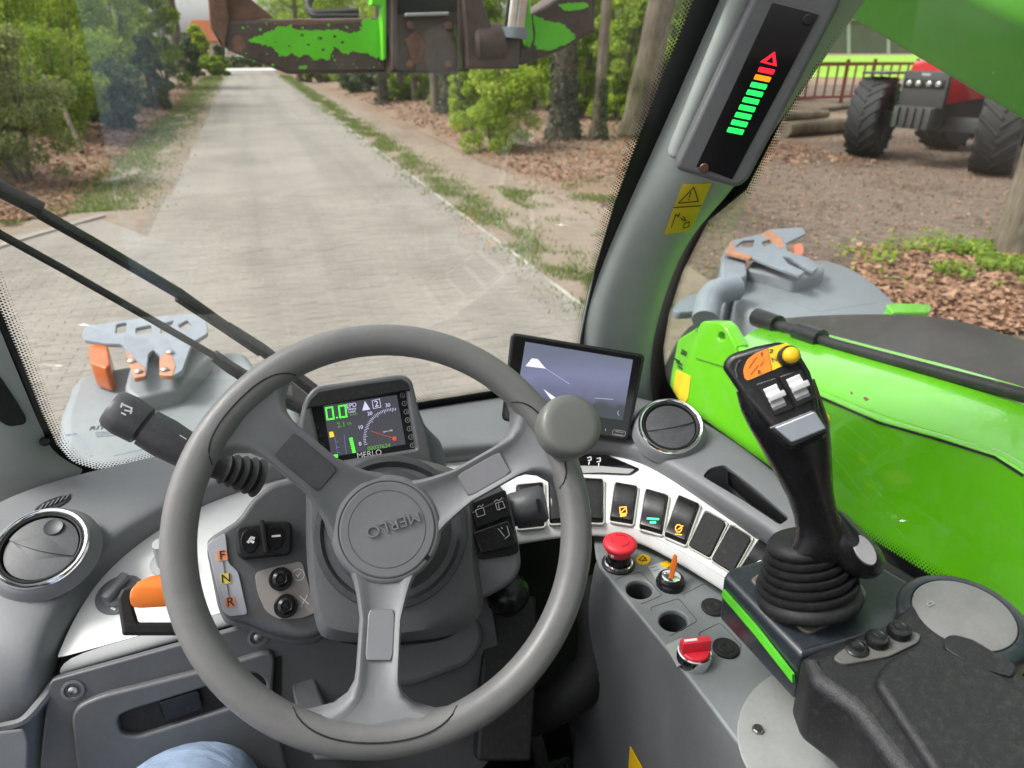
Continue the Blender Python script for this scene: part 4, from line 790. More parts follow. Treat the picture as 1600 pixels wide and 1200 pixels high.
# windscreen
def glass_mat(name, tint, refl, dirt_haze):
    m = bpy.data.materials.new(name); m.use_nodes = True; t = m.node_tree; t.nodes.clear(); L = t.links.new
    o = N(t, 'ShaderNodeOutputMaterial'); tr = N(t, 'ShaderNodeBsdfTransparent'); tr.inputs[0].default_value = (*tint, 1); gs = N(t, 'ShaderNodeBsdfGlossy', Roughness=.0); df = N(t, 'ShaderNodeBsdfDiffuse'); df.inputs[0].default_value = (.6, .58, .52, 1)
    fr = N(t, 'ShaderNodeLayerWeight', Blend=.5); pw = N(t, 'ShaderNodeMath', operation='POWER'); pw.inputs[1].default_value = 5; L(fr.outputs['Facing'], pw.inputs[0]); ml = N(t, 'ShaderNodeMath', operation='MULTIPLY_ADD'); ml.inputs[1].default_value = .9*refl; ml.inputs[2].default_value = .055*refl; L(pw.outputs[0], ml.inputs[0])
    m1 = N(t, 'ShaderNodeMixShader'); L(ml.outputs[0], m1.inputs[0]); L(tr.outputs[0], m1.inputs[1]); L(gs.outputs[0], m1.inputs[2])
    co = N(t, 'ShaderNodeTexCoord'); nz = N(t, 'ShaderNodeTexNoise', Scale=9.0, Detail=9.0, Roughness=.7); L(co.outputs['Object'], nz.inputs['Vector'])
    mr = N(t, 'ShaderNodeMapRange'); mr.inputs['From Min'].default_value = .45; mr.inputs['From Max'].default_value = .85; mr.inputs['To Min'].default_value = dirt_haze*.35; mr.inputs['To Max'].default_value = dirt_haze*2.2; L(nz.outputs['Fac'], mr.inputs['Value'])
    vo = N(t, 'ShaderNodeTexVoronoi', Scale=55.0); L(co.outputs['Object'], vo.inputs['Vector']); ls = N(t, 'ShaderNodeMath', operation='LESS_THAN'); ls.inputs[1].default_value = .035; L(vo.outputs['Distance'], ls.inputs[0])
    mx = N(t, 'ShaderNodeMath', operation='MULTIPLY_ADD'); L(ls.outputs[0], mx.inputs[0]); mx.inputs[1].default_value = .22; L(mr.outputs[0], mx.inputs[2])
    m2 = N(t, 'ShaderNodeMixShader'); L(mx.outputs[0], m2.inputs[0]); L(m1.outputs[0], m2.inputs[1]); L(df.outputs[0], m2.inputs[2]); L(m2.outputs[0], o.inputs[0]); return m
M['glass'] = glass_mat('windscreen_glass', (.97, .985, .97), 1.25, .08); M['glass2'] = glass_mat('side_glass', (.95, .98, .955), .55, .014)  # windscreen dirt raised so a whitish glare haze is painted in too
M['frit'] = mat('black_frit', (.006, .006, .007), .3, var=0)
ws = root('windscreen', 'large curved windscreen with black dotted border', 'windscreen', V(.1, .98, -.6))
opening = [(-250,-190),(-150,60),(-60,340),(0,484),(34,565),(64,642),(88,694),(112,722),(150,734),(200,728),(300,703),(480,664),(640,631),(780,609),(880,592),(902,575),(908,525),(930,420),(960,320),(998,215),(1040,110),(1084,0),(1160,-200),(-150,-200)]
outer = [(-410,-200),(-300,60),(-190,340),(-90,484),(-50,600),(-20,700),(20,770),(60,800),(150,800),(300,770),(480,735),(640,700),(780,680),(930,660),(980,630),(985,525),(1010,420),(1040,320),(1075,215),(1115,110),(1155,0),(1235,-210),(-300,-210)]
def gy_(z): return .95-.27*(z+.5)-.22*max(0, z+.5)**2          # profile of the pane: steeper lean towards the roof
class Curved:
    """Windscreen surface, bent about the cross axis."""
    def __init__(s, off=0): s.off = off
    def at(s, px, py, off=0):
        r = ray(px, py); lo, hi = .3, 4.0
        for _ in range(40):
            k = (lo+hi)/2; p = EYE+r*k
            if p.y > gy_(p.z-H) - (s.off+off): hi = k
            else: lo = k
        return EYE+r*hi
    def normal(s, p): z = p.z-H; return Vector((0, -1, -(.27+.44*max(0, z+.5)))).normalized()
cG = Curved(-.012)
mb = MB(); mb.grid([[V(x*.06-.66, gy_(-.62+j*.04)+.012, -.62+j*.04) for x in range(23)] for j in range(26)]); build('glass_pane', mb, M['glass'], ws, smooth=180)
def densify(p, n=4):
    out = []
    for a, b in zip(p, p[1:]):
        for k in range(n): out.append((a[0]+(b[0]-a[0])*k/n, a[1]+(b[1]-a[1])*k/n))
    return out+[p[-1]]
def band(name, a, b, surf, parent):
    A, B = [surf.at(*q) for q in densify(a)], [surf.at(*q) for q in densify(b)]; mb = MB(); mb.grid([A, B]); return build(name, mb, M['frit'], parent, smooth=60)
band('black_border', opening[:23], outer[:23], Curved(-.008), ws)
def dots(name, path, pl, parent, side, step=.0042, rows=5, r0=.0017):
    P = [pl.at(a, b) for a, b in densify(path)]; mb = MB(); d0 = 0
    for p, q_ in zip(P, P[1:]):
        n_ = pl.n if hasattr(pl, 'n') else pl.normal(p); d = (q_-p); L_ = d.length; d.normalize(); nn = n_.cross(d)*side; k_ = step - d0; X = d; Y = nn
        while k_ < L_:
            for r in range(rows):
                c = p+d*(k_+(step/2 if r % 2 else 0))+nn*(.0008+r*step*.8); rr = r0*(1-.17*r)
                mb.add([c+X*rr*math.cos(j*math.pi/3)+Y*rr*math.sin(j*math.pi/3) for j in range(6)], [tuple(range(6))])
            k_ += step
        d0 = L_-(k_-step)
    return build(name, mb, M['frit'], parent, smooth=None, fixn=False, kind='stuff')
dots('frit_dots', opening[2:22], Curved(-.0078), ws, 1)
sw = root('side_window', 'right side window pane looking onto the green bonnet', 'window', V(.58, .4, -.6))
so = [(1345,-60),(1300,40),(1228,175),(1166,296),(1106,345),(1066,425),(1045,490),(1036,545),(1040,590),(1062,628),(1190,720),(1340,830),(1480,915),(1640,1008),(1800,1080),(2100,700),(2100,-200),(1420,-200)]
sout = [(1265,-60),(1240,0),(1165,140),(1100,260),(1040,345),(1000,425),(985,490),(978,545),(985,610),(1010,660),(1150,755),(1320,875),(1460,960),(1640,1055),(1900,1180),(2200,700),(2200,-260),(1330,-260)]
mb = MB(); mb.add([(.586, -.75, H-.62), (.586, 1.02, H-.62), (.586, 1.02, H+.40), (.586, -.75, H+.40)], [(0, 1, 2, 3)]); build('glass_pane', mb, M['glass2'], sw, smooth=None)
band('black_border', so[-1:]+so[:15], sout[-1:]+sout[:15], PX(.583), sw)
dots('frit_dots', [so[-1]]+so[:14], PX(.5828), sw, 1, r0=.0016, step=.0038)
# ================================================================ cab floor, footwell, pedals
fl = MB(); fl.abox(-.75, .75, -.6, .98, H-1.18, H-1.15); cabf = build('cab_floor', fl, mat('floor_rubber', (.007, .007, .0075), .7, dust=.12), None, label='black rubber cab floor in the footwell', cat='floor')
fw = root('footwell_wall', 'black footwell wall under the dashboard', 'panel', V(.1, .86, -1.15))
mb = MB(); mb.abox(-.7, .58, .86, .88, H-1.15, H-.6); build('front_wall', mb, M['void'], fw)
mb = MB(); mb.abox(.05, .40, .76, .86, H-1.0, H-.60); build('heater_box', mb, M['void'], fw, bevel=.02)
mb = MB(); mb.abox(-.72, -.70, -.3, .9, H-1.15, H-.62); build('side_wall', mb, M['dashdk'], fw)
ped = root('pedal', 'black ribbed floor pedal right of the column', 'pedal', V(.28, .62, -1.15), 'floor pedals')
for j in range(7):
    mb = MB(); mb.box(V(.255+j*.011, .60, -1.055), (1, 0, 0), (0, .82, .57), (0, -.57, .82), .006, .16, .012); build('pedal_rib', mb, M['void'], ped, bevel=.002)
mb = MB(); mb.box(V(.288, .605, -1.065), (1, 0, 0), (0, .82, .57), (0, -.57, .82), .09, .18, .012); mb.tube([V(.288, .68, -1.02), V(.288, .84, -.9)], .012, 10); build('pedal_plate', mb, M['void'], ped, bevel=.003)
p2 = dup(ped, V(.13, .62, -1.15), label='black ribbed floor pedal below the column'); ped['label'] = 'black ribbed floor pedal nearest the side console'
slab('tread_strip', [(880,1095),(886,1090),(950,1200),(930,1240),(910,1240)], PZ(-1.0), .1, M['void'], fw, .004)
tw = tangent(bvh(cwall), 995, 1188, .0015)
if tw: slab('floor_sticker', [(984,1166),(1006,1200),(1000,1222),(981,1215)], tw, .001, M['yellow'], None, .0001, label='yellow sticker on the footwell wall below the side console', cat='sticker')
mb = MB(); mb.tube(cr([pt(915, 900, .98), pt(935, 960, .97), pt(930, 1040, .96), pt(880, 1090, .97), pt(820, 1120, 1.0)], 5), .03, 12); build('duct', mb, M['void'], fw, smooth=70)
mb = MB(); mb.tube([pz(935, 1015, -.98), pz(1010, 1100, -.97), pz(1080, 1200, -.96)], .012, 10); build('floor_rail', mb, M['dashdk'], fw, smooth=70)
# ================================================================ driver's knee
me = bpy.data.meshes.new('leg'); kn_ = pz(266, 1197, -.665)
J = [V(-.22, -.25, -.66), V(-.20, .0, -.665), V(-.18, .25, -.675), kn_+Vector((-.003, -.09, -.05)), kn_+Vector((0, 0, -.073)), kn_+Vector((.004, .035, -.13)), kn_+Vector((.01, .0, -.27)), kn_+Vector((.01, -.02, -.40)), kn_+Vector((.01, .05, -.42)), kn_+Vector((.01, .14, -.43))]
rad = [.10, .10, .095,   .094, .088, .08, .06, .045, .042, .032]
me.from_pydata(J, [(i, i+1) for i in range(len(J)-1)], []); o = bpy.data.objects.new('tmp', me); COL.objects.link(o)
m_ = o.modifiers.new('s', 'SKIN'); 
for v_, r_ in zip(me.skin_vertices[0].data if me.skin_vertices else [], rad): v_.radius = (r_, r_)
if not me.skin_vertices:
    bm = bmesh.new(); bm.from_mesh(me); lay = bm.verts.layers.skin.verify(); bm.verts.ensure_lookup_table()
    for i, v_ in enumerate(bm.verts): v_[lay].radius = (rad[i], rad[i]); v_[lay].use_root = (i == 0)
    bm.to_mesh(me); bm.free()
ss = o.modifiers.new('u', 'SUBSURF'); ss.levels = 3; ss.render_levels = 3
dg = bpy.context.evaluated_depsgraph_get(); dg.update(); lm = bpy.data.meshes.new_from_object(o.evaluated_get(dg)); bpy.data.objects.remove(o)
def denim():
    m = mat('denim', (.30, .40, .56), .85, var=.18, vs=25); t = m.node_tree; L = t.links.new; b = t.nodes['Principled BSDF']; co = N(t, 'ShaderNodeTexCoord')
    wv = N(t, 'ShaderNodeTexWave', Scale=900.0, Distortion=3.0); wv.bands_direction = 'DIAGONAL'; L(co.outputs['Object'], wv.inputs['Vector']); wr = N(t, 'ShaderNodeTexNoise', Scale=16.0, Detail=3.0, Distortion=1.2); L(co.outputs['Object'], wr.inputs['Vector']); b0 = N(t, 'ShaderNodeBump', Strength=.7, Distance=.012); L(wr.outputs['Fac'], b0.inputs['Height']); bp = N(t, 'ShaderNodeBump', Strength=.5, Distance=.0008); L(wv.outputs['Fac'], bp.inputs['Height']); L(b0.outputs[0], bp.inputs['Normal']); L(bp.outputs[0], b.inputs['Normal'])
    cr_ = N(t, 'ShaderNodeMix', data_type='RGBA', blend_type='MULTIPLY'); cr_.inputs[0].default_value = .35; src = b.inputs['Base Color'].links[0].from_socket; L(src, cr_.inputs[6]); L(wv.outputs['Color'], cr_.inputs[7]); L(cr_.outputs[2], b.inputs['Base Color']); return m
lm.materials.clear(); link('person', lm, denim(), None, 180, label='knee of the seated driver in light blue jeans', cat='person')

# ================================================================ unseen rest of the cab, added to shade the footwell: roof, rear wall, seat
roof = root('cab_roof', 'dark cab roof lining above the driver', 'roof', V(.05, -.1, .42))
mb = MB(); mb.abox(-.62, .62, -.95, -.05, H+.42, H+.50); build('roof_lining', mb, M['dashdk'], roof, bevel=.03)
for x in (-.6, -.2, .2, .58): mb = MB(); mb.abox(x-.015, x+.015, -.06, .74, H+.43, H+.47); build('roof_bar', mb, M['blkm'], roof, bevel=.008)
mb = MB(); mb.abox(-.62, .62, .70, .76, H+.36, H+.46); build('front_header', mb, M['dashdk'], roof, bevel=.02)
rear = root('rear_wall', 'cab rear wall behind the seat', 'panel', V(0, -.9, -1.15)); mb = MB(); mb.abox(-.62, .62, -.95, -.90, H-1.15, H-.15); build('wall_panel', mb, M['dashdk'], rear, bevel=.01)
door = root('cab_door', 'left cab door lower panel', 'door', V(-.66, .1, -1.15)); mb = MB(); mb.abox(-.70, -.66, -.9, .75, H-1.15, H-.60); build('door_panel', mb, M['dashdk'], door, bevel=.01)
seat = root('driver_seat', 'black driver seat behind the wheel', 'seat', V(.05, -.35, -1.15))
mb = MB(); mb.abox(-.2, .3, -.60, -.10, H-.86, H-.74); build('seat_cushion', mb, M['blkm'], seat, bevel=.04, seg=3); mb = MB(); mb.box(V(.05, -.66, -.40), (1, 0, 0), (0, -.2, .98), (0, .98, .2), .5, .75, .12); build('backrest', mb, M['blkm'], seat, bevel=.04, seg=3); mb = MB(); mb.abox(-.1, .2, -.55, -.15, H-1.15, H-.86); build('seat_base', mb, M['blkm'], seat, bevel=.03)
import numpy as np
rng = np.random.default_rng(5)
def gnd(px, py): return PZ(-H).at(px, py)
# ================================================================ mudguards, bonnet, boom, carriage (outside the cab)
M['fend'] = mat('mudguard_plastic', (.205, .224, .235), .5, var=.10, vs=5, dust=.45, dustcol=(.20, .17, .13)); M['fendr'] = mat('mudguard_plastic_grey', (.19, .212, .232), .5, var=.09, vs=5, dust=.45, dustcol=(.20, .17, .13))
M['rack'] = mat('step_plastic', (.20, .225, .26), .55, var=.12, dust=.25); M['prime'] = mat('primer_orange', (.40, .19, .11), .7, var=.25, vs=40)
M['lampo'] = mat('lamp_orange', (.50, .10, .01), .2, var=.05)
def fender(nm, label, z, body, ped, rack, holes, legs, lamp, box, mt, tilt):
    n = Vector(tilt); pF = Plane(pz(*body[4], z), n)
    f = root(nm, label, 'mudguard', pF.at(*body[4])+Vector((0, 0, -.3)), 'front mudguards')
    slab('mudguard_shell', fil(body, 14), pF, .16, mt, f, .03, bseg=4)
    if ped: slab('step_pedestal', fil(ped, 8), pF.shift(.045), .10, mt, f, .012, bseg=3)
    if box: slab('lamp_box', fil(box, 4), pF.shift(.06), .16, M['rack'], f, .008)
    pr = pF.shift(.085); rk = slab('step_rack', [fil(rack, 3, 3)]+[fil(h, 2, 2) for h in holes], pr, .012, M['rack'], f, .002)
    for l in legs: slab('worn_leg', fil(l, 2, 2), pr.shift(.0015), .012, M['prime'], rk, .001)
    if lamp: slab('side_lamp', fil(lamp, 4), pF.shift(.075), .07, M['lampo'], f, .006)
    return f, pF
bolt = []
fL, pFL = fender('front_mudguard', 'pale grey front mudguard with step rack seen through the windscreen at left', -.80,
    [(80,790),(88,700),(89,652),(111,592),(150,577),(240,563),(335,548),(384,546),(392,560),(470,640),(480,790)],
    [(193,607),(205,560),(300,520),(330,555),(292,592),(280,606),(210,622)],
    [(128,521),(134,509),(165,505),(210,498),(304,489),(322,500),(325,520),(300,535),(285,578),(270,587),(249,586),(249,553),(240,546),(232,552),(228,587),(209,591),(197,548),(190,537),(165,536),(131,530)],
    [[(182,506),(198,503),(196,519),(180,521)], [(212,512),(236,507),(238,518),(212,522)], [(252,506),(272,500),(262,520),(251,521)], [(278,508),(293,499),(300,508),(284,516)]],
    [[(196,548),(208,556),(214,566),(226,572),(228,587),(209,591)], [(249,560),(262,546),(268,552),(274,572),(270,587),(249,586)]],
    [(137,540),(157,536),(169,540),(172,570),(165,575),(147,569),(140,566)], None, M['fend'], (0, -.05, 1))
for a, b in ((217, 582), (258, 579), (206, 566), (266, 552)):
    mb = MB(); mb.lathe([(.009, 0), (.009, .006), (.006, .008), (0, .008)], pFL.shift(.086).at(a, b), pFL.n, 10); build('bolt', mb, M['steel'], fL)
text('notice_text', 'RITER', pFL, 162, 668, 10, -1, .024, M['inkb'], fL, off=.001); 
for i in range(3): lines('notice_text', [[(150+i, 676+i*3), (180, 674+i*3)]], .004, pFL, mat('print_grey', (.2, .22, .24), .6), fL, off=.001)
lines('panel_groove', [[(105,679),(118,678),(142,712)],[(180,711),(225,701),(290,692)],[(140,600),(190,640),(200,640)]], .006, pFL, M['rack'], fL, off=.0005)
fR, pFR = fender('front_mudguard', 'grey front mudguard with step rack beyond the green bonnet', -.80,
    [(1139,446),(1152,425),(1180,412),(1215,405),(1290,404),(1335,418),(1372,442),(1402,470),(1430,500),(1430,540),(1240,520),(1180,500),(1150,470)],
    [(1165,420),(1180,402),(1245,395),(1292,418),(1282,428),(1242,440),(1205,428)],
    [(1132,393),(1142,376),(1186,366),(1204,358),(1253,355),(1260,364),(1228,380),(1230,392),(1262,402),(1280,415),(1272,424),(1262,420),(1235,402),(1222,400),(1232,412),(1258,424),(1250,430),(1215,418),(1180,404),(1150,396)],
    [[(1148,386),(1160,376),(1180,374),(1176,386)], [(1190,378),(1208,372),(1210,378),(1194,386)]],
    [[(1188,366),(1206,360),(1222,372),(1226,386),(1218,388),(1204,374)], [(1134,394),(1142,378),(1148,378),(1146,390),(1176,400),(1172,404)]],
    [(1238,382),(1252,378),(1257,384),(1257,396),(1250,400),(1240,394)], [(1127,400),(1134,388),(1165,392),(1168,430),(1140,440),(1127,432)], M['fendr'], (0, -.05, 1))
mb = MB(); mb.tube(cr([pt(1102, 500, 2.35), pt(1108, 470, 2.4), pt(1122, 455, 2.42), pt(1150, 450, 2.45)], 4), .045, 12); build('front_pipe', mb, M['rack'], fR, smooth=70)
slab('mud_flap', fil([(1049,482),(1062,468),(1085,458),(1118,452),(1126,470),(1108,484),(1060,488)], 6), Plane(pz(1090, 470, -.85), (0, -.1, 1)), .03, M['rack'], fR, .006)
lines('panel_groove', [[(1208,466),(1225,464),(1274,486)],[(1280,486),(1368,472),(1362,446)]], .008, pFR, M['rack'], fR, off=.0005)
slab('tyre', ell(1140, 510, 45, 30, 24), Plane(pz(1140, 505, -1.0), (0, -.3, .95)), .2, M['blkm'], fR, .02)
# bonnet
bon = root('bonnet', 'bright green engine bonnet with black lid outside the right window', 'bonnet', V(1.2, .7, -1.2))
pH_ = PX(.86)
crease = [(1150,541),(1262,606),(1375,655),(1470,682),(1556,709),(1600,737),(1720,800),(1900,880)]
slab('bonnet_side', [fil([(1040,640),(1050,575),(1059,530),(1090,511)], 4)+crease+[(1900,1400),(1040,960)]], pH_, .02, M['green'], bon, .004)
ups = [(1182,512),(1290,545),(1400,575),(1480,600),(1560,625),(1610,642),(1720,672),(1900,715)]
upx = [PX(1.02).at(*p) for p in ups]; crx = [pH_.at(*p) for p in crease]
skin('bonnet_edge', [[p+Vector((.004, 0, -.012)) for p in crx], [p+Vector((-.001, 0, .001)) for p in crx], [a.lerp(b, .5)+Vector((0, 0, .006)) for a, b in zip(crx, upx)], upx, [p+Vector((.10, 0, -.004)) for p in upx]], M['green'], bon)
lines('panel_groove', [[(a-2, b+5) for a, b in crease[1:6]]], .004, pH_, M['blkm'], bon, off=.001)
slab('lifting_lug', [fil([(1086,560),(1090,512),(1097,502),(1124,503),(1134,512),(1150,541),(1150,580)], [0,4,4,6,4,0,0]), ell(1127, 526, 5.5, 7, 14)], pH_.shift(.004), .03, M['green'], bon, .003)
lidp = [PX(1.06).at(*p) for p in [(1205,513),(1310,546),(1420,574),(1560,617),(1640,640),(1900,700)]]
lido = [PX(1.56).at(*p) for p in [(1192,502),(1275,491),(1390,488),(1490,492),(1600,531),(1800,590)]]
lidr = [[p-Vector((0, 0, .03)) for p in lidp], lidp] + [[a.lerp(b, k)+Vector((0, 0, .02*math.sin(math.pi*k))) for a, b in zip(lidp, lido)] for k in (.08, .35, .65, .92)] + [lido, [p+Vector((.02, 0, -.08)) for p in lido]]
def lid_mat():
    m = mat('bonnet_lid_black', (.014, .012, .011), .34, var=.4, vs=5, dust=.55, dustcol=(.09, .05, .034), spec=.35); return m  # brown dust colour stands in for reflections of soil and trees
skin('bonnet_lid', lidr, lid_mat(), bon)
mb = MB(); rod = [PX(1.04).at(*p) + Vector((0, 0, .012)) for p in [(1190,508),(1240,524),(1300,546),(1420,580),(1600,630),(1760,668)]]; mb.tube(rod, .011, 10); rd = build('gas_strut', mb, M['blkm'], bon, smooth=70)
mb = MB(); mb.tube([rod[0]+Vector((0, .02, 0)), rod[0].lerp(rod[1], .5)], .022, 12); mb.tube([rod[1].lerp(rod[2], .1), rod[1].lerp(rod[2], .7)], .021, 12); build('strut_sleeve', mb, M['blk'], rd, smooth=60)
slab('green_bracket', fil([(1384,476),(1398,473),(1452,475),(1457,482),(1450,488),(1395,488)], 3), Plane(pz(1420, 480, -.72), (0, -.1, 1)), .05, M['green'], bon, .004)
M['stick2'] = mat('label_yellow', (.70, .50, .02), .5, var=.05)
slab('yellow_label', fil([(1056,577),(1079,588),(1075,622),(1068,632),(1050,618)], 3), pH_, .001, M['stick2'], bon, .0002, off=.0012)
slab('yellow_label', [(1282,640),(1296,650),(1295,668),(1287,672)], pH_, .001, M['stick2'], bon, .0002, off=.0012)
lines('label_print', [[(1066,547),(1073,551)],[(1065,551),(1072,555)],[(1058,566),(1066,570)],[(1060,572),(1066,576)],[(1054,560),(1062,565)]], .005, pH_, M['inkb'], bon, off=.0012)
slab('paint_chip', [(1348,622),(1352,620),(1358,624),(1353,627)], pH_, .001, M['prime'], bon, .0001, off=.001); slab('paint_chip', [(1328,611),(1333,614),(1330,617)], pH_, .001, M['prime'], bon, .0001, off=.001)
# boom
boom = root('telescopic_boom', 'green telescopic boom crossing the upper right corner', 'boom', V(1.05, -.8, -.6))
bd_ = Vector((0, .936, .352)); bu = Vector((0, -.352, .936)); P0 = V(.9, .753, -.096)+bu*.13
def boomsec(k, ins=0): c_ = P0+bd_*k; return [c_+Vector((x, 0, 0))+bu*z for x, z in [(.12-ins*.2, -.13+ins), (.20+ins*.2, -.13+ins), (.33-ins, .02), (.33-ins, .30-ins), (.28-ins, .35-ins), (.04+ins, .35-ins), (-.008+ins, .30-ins), (0+ins, .0)]]
mb = MB(); mb.loft([boomsec(-1.7), boomsec(1.75)]); build('outer_section', mb, M['green_shaded'], boom, bevel=.012, seg=3)
mb = MB(); mb.loft([boomsec(1.7, .03), boomsec(2.4, .03)]); build('inner_section', mb, M['green_shaded'], boom, bevel=.012, seg=3)
# carriage
M['rust'] = mat('worn_steel_brown', (.075, .050, .045), .6, var=.35, vs=14, dust=.55, dustcol=(.22, .085, .045)); M['rusto'] = mat('rusty_steel', (.17, .085, .06), .75, var=.4, vs=18, dust=.6, dustcol=(.33, .14, .07))
M['gpaint'] = mat('chipped_green_paint', (.125, .58, .015), .4, var=.12, vs=10)
car = root('fork_carriage', 'rusty fork carriage with flaking green paint hanging ahead of the windscreen', 'carriage', V(.6, 2.6, -.2))
pc = PY(2.58)
slab('carriage_beam', fil([(330,43),(348,31),(606,27),(606,115),(468,116),(450,116),(356,79)], 3), pc, .14, M['rust'], car, .012)
slab('end_plate', fil([(318,-90),(345,-90),(358,36),(350,78),(328,43)], 2), pc.shift(.02), .16, M['rusto'], car, .006)
slab('gusset', [(345,-40),(428,28),(350,34)], pc.shift(-.02), .02, M['rusto'], car, .003)
def ragged(o, a=2.0, n=5):
    out = []
    for i in range(len(o)):
        p, q_ = Vector(o[i]), Vector(o[(i+1) % len(o)])
        for k_ in range(n): t = k_/n; w = p.lerp(q_, t); out.append((w.x+random.uniform(-a, a), w.y+random.uniform(-a, a)))
    return out
pg = [(388,64),(400,58),(414,52),(430,47),(434,41),(455,40),(462,47),(500,46),(530,47),(545,51),(566,48),(566,30),(592,30),(601,22),(602,86),(598,92),(586,90),(572,82),(550,82),(537,85),(522,71),(515,93),(490,93),(480,84),(470,90),(458,84),(446,89),(430,80),(424,72),(405,69)]
slab('paint_patch', [ragged(pg)]+[ell(x, y, r, r*.7, 7) for x, y, r in ((472,55,3),(500,60,4),(523,57,3),(505,78,3),(452,72,2),(535,66,3),(482,70,2.5),(430,66,1.5))], pc, .0015, M['gpaint'], car, .0003, off=.0015)
for i in range(46):
    x = random.uniform(372, 600); y = random.choice([random.uniform(36, 50), random.uniform(82, 104), random.uniform(36, 110)]); r_ = random.uniform(.7, 2.6)
    slab('paint_flake', [(x+r_*random.uniform(.6, 1.5)*math.cos(k), y+r_*random.uniform(.5, 1.1)*math.sin(k)) for k in [j*.9 for j in range(7)]], pc, .0012, M['gpaint'], car, .0002, off=.0013)
slab('paint_patch', ragged([(466,104),(480,102),(478,108),(468,108)], 1), pc, .0015, M['gpaint'], car, .0003, off=.0015)
slab('centre_block', fil([(607,-90),(735,-90),(735,112),(690,115),(608,115)], 3), pc.shift(.05), .2, M['rust'], car, .01)
slab('cavity_shade', [(618,-80),(722,-80),(722,18),(618,22)], pc.shift(.052), .01, M['void'], car, .001)  # flat black plate painting the shade of a hollow
slab('cross_plate', fil([(634,20),(702,18),(702,24),(634,26)], 2), pc.shift(.085), .05, M['lgrey'], car, .004)
for x_ in (612, 716): slab('rib', fil([(x_,-80),(x_+9,-80),(x_+9,108),(x_,110)], 2), pc.shift(.072), .03, M['rust'], car, .004)
slab('rust_stain', ragged([(632,60),(650,48),(664,66),(660,92),(646,102),(640,84)], 2), pc.shift(.0505), .0015, M['rusto'], car, .0003)
slab('rust_stain', ragged([(420,34),(470,31),(520,33),(560,32),(556,37),(500,38),(430,39)], 1.2), pc, .0015, M['rusto'], car, .0003, off=.001)
slab('rust_stain', ragged([(362,60),(376,52),(384,70),(378,82),(366,78)], 1.5), pc, .0015, M['rusto'], car, .0003, off=.001)
for x_, y_ in ((640, 40), (700, 40), (640, 100), (700, 100)):
    mb = MB(); mb.lathe([(.014, 0), (.014, .010), (.010, .013), (0, .013)], pc.shift(.05).at(x_, y_), pc.n, 6); build('bolt', mb, M['rusto'], car, smooth=20)
slab('green_upright', fil([(588,-90),(604,-90),(604,92),(598,95),(596,10),(580,8)], 2), pc.shift(.055), .06, M['gpaint'], car, .004)
mb = MB(); mb.lathe([(.05, 0), (.062, .01), (.062, .10), (.05, .11)], pc.at(738, 70, .06)+Vector((-.02, 0, 0)), (1, 0, .05), 24); build('pivot_boss', mb, M['rust'], car, smooth=40)
slab('cylinder_clevis', fil([(722,-30),(748,-20),(770,45),(812,48),(812,108),(730,108),(728,60)], 4), pc.shift(.10), .06, M['rust'], car, .008)
mb = MB(); mb.tube([pc.at(790, 44, .09), pc.at(800, -80, .12)], .036, 18); build('cylinder_rod', mb, M['chrome'], car, smooth=60)
mb = MB(); mb.tube([pc.at(790, 44, .09), pc.at(789, 60, .09)], .048, 18); build('rod_collar', mb, M['rack'], car, smooth=60)
slab('carriage_beam', fil([(812,20),(830,22),(876,-8),(932,-14),(930,50),(878,79),(818,102),(808,102)], 3), pc, .14, M['rust'], car, .012)
slab('green_upright', fil([(813,-40),(824,-40),(834,60),(828,76),(822,70)], 2), pc.shift(.03), .05, M['gpaint'], car, .004)
slab('paint_patch', ragged([(832,24),(846,28),(856,34),(876,36),(890,46),(898,54),(900,60),(888,68),(872,74),(862,80),(840,78),(836,70)]), pc, .0015, M['gpaint'], car, .0003, off=.0015)
slab('paint_patch', ragged([(872,8),(888,5),(915,4),(921,12),(900,16),(882,17)], 1), pc, .0015, M['gpaint'], car, .0003, off=.0015)
mb = MB(); mb.lathe([(.012, 0), (.012, -.02), (.008, -.03), (0, -.03)], pc.at(622, 114, .03), (0, 0, 1), 10); build('bolt', mb, M['rust'], car)
hose = root('hydraulic_hose', 'black hydraulic hoses looping above the fork carriage', 'hose', V(.45, 2.6, .1))
for a in (0, 1):
    mb = MB(); hp_ = [pt(560, 18+a*8, 2.6), pt(520, 20+a*6, 2.6), pt(492, 20+a*5, 2.6), pt(482, 10, 2.62), pt(490, -10, 2.66), pt(520, -40, 2.7)]; mb.tube(cr(hp_, 6), .013, 10); build('hose_line', mb, M['blkm'], hose, smooth=70)
# wipers (outside the glass)
pO = pG.shift(-.045)
def strip_(name, pts, w, th, m, parent):
    P = [pO.at(a, b) for a, b, *_ in pts]; mb = MB(); rings = []
    for i, p in enumerate(P):
        d = (P[min(i+1, len(P)-1)]-P[max(i-1, 0)]).normalized(); s = pG.n.cross(d); ww = w[i] if isinstance(w, list) else w
        rings.append([p+s*ww/2+pG.n*th*.2, p+s*ww*.3+pG.n*th/2, p-s*ww*.3+pG.n*th/2, p-s*ww/2+pG.n*th*.2, p-s*ww/2-pG.n*th/2, p+s*ww/2-pG.n*th/2])
    mb.loft(rings); return build(name, mb, m, parent, smooth=40)
wp1 = root('wiper', 'thick black wiper blade and arm, the upper one across the windscreen', 'wiper', pO.at(480, 605), 'windscreen wipers')
strip_('wiper_blade', [(-60,262),(0,297),(64,330)], .0155, .014, M['blk'], wp1); strip_('wiper_arm', [(60,333),(150,384),(280,460)], .0115, .011, M['blk'], wp1)
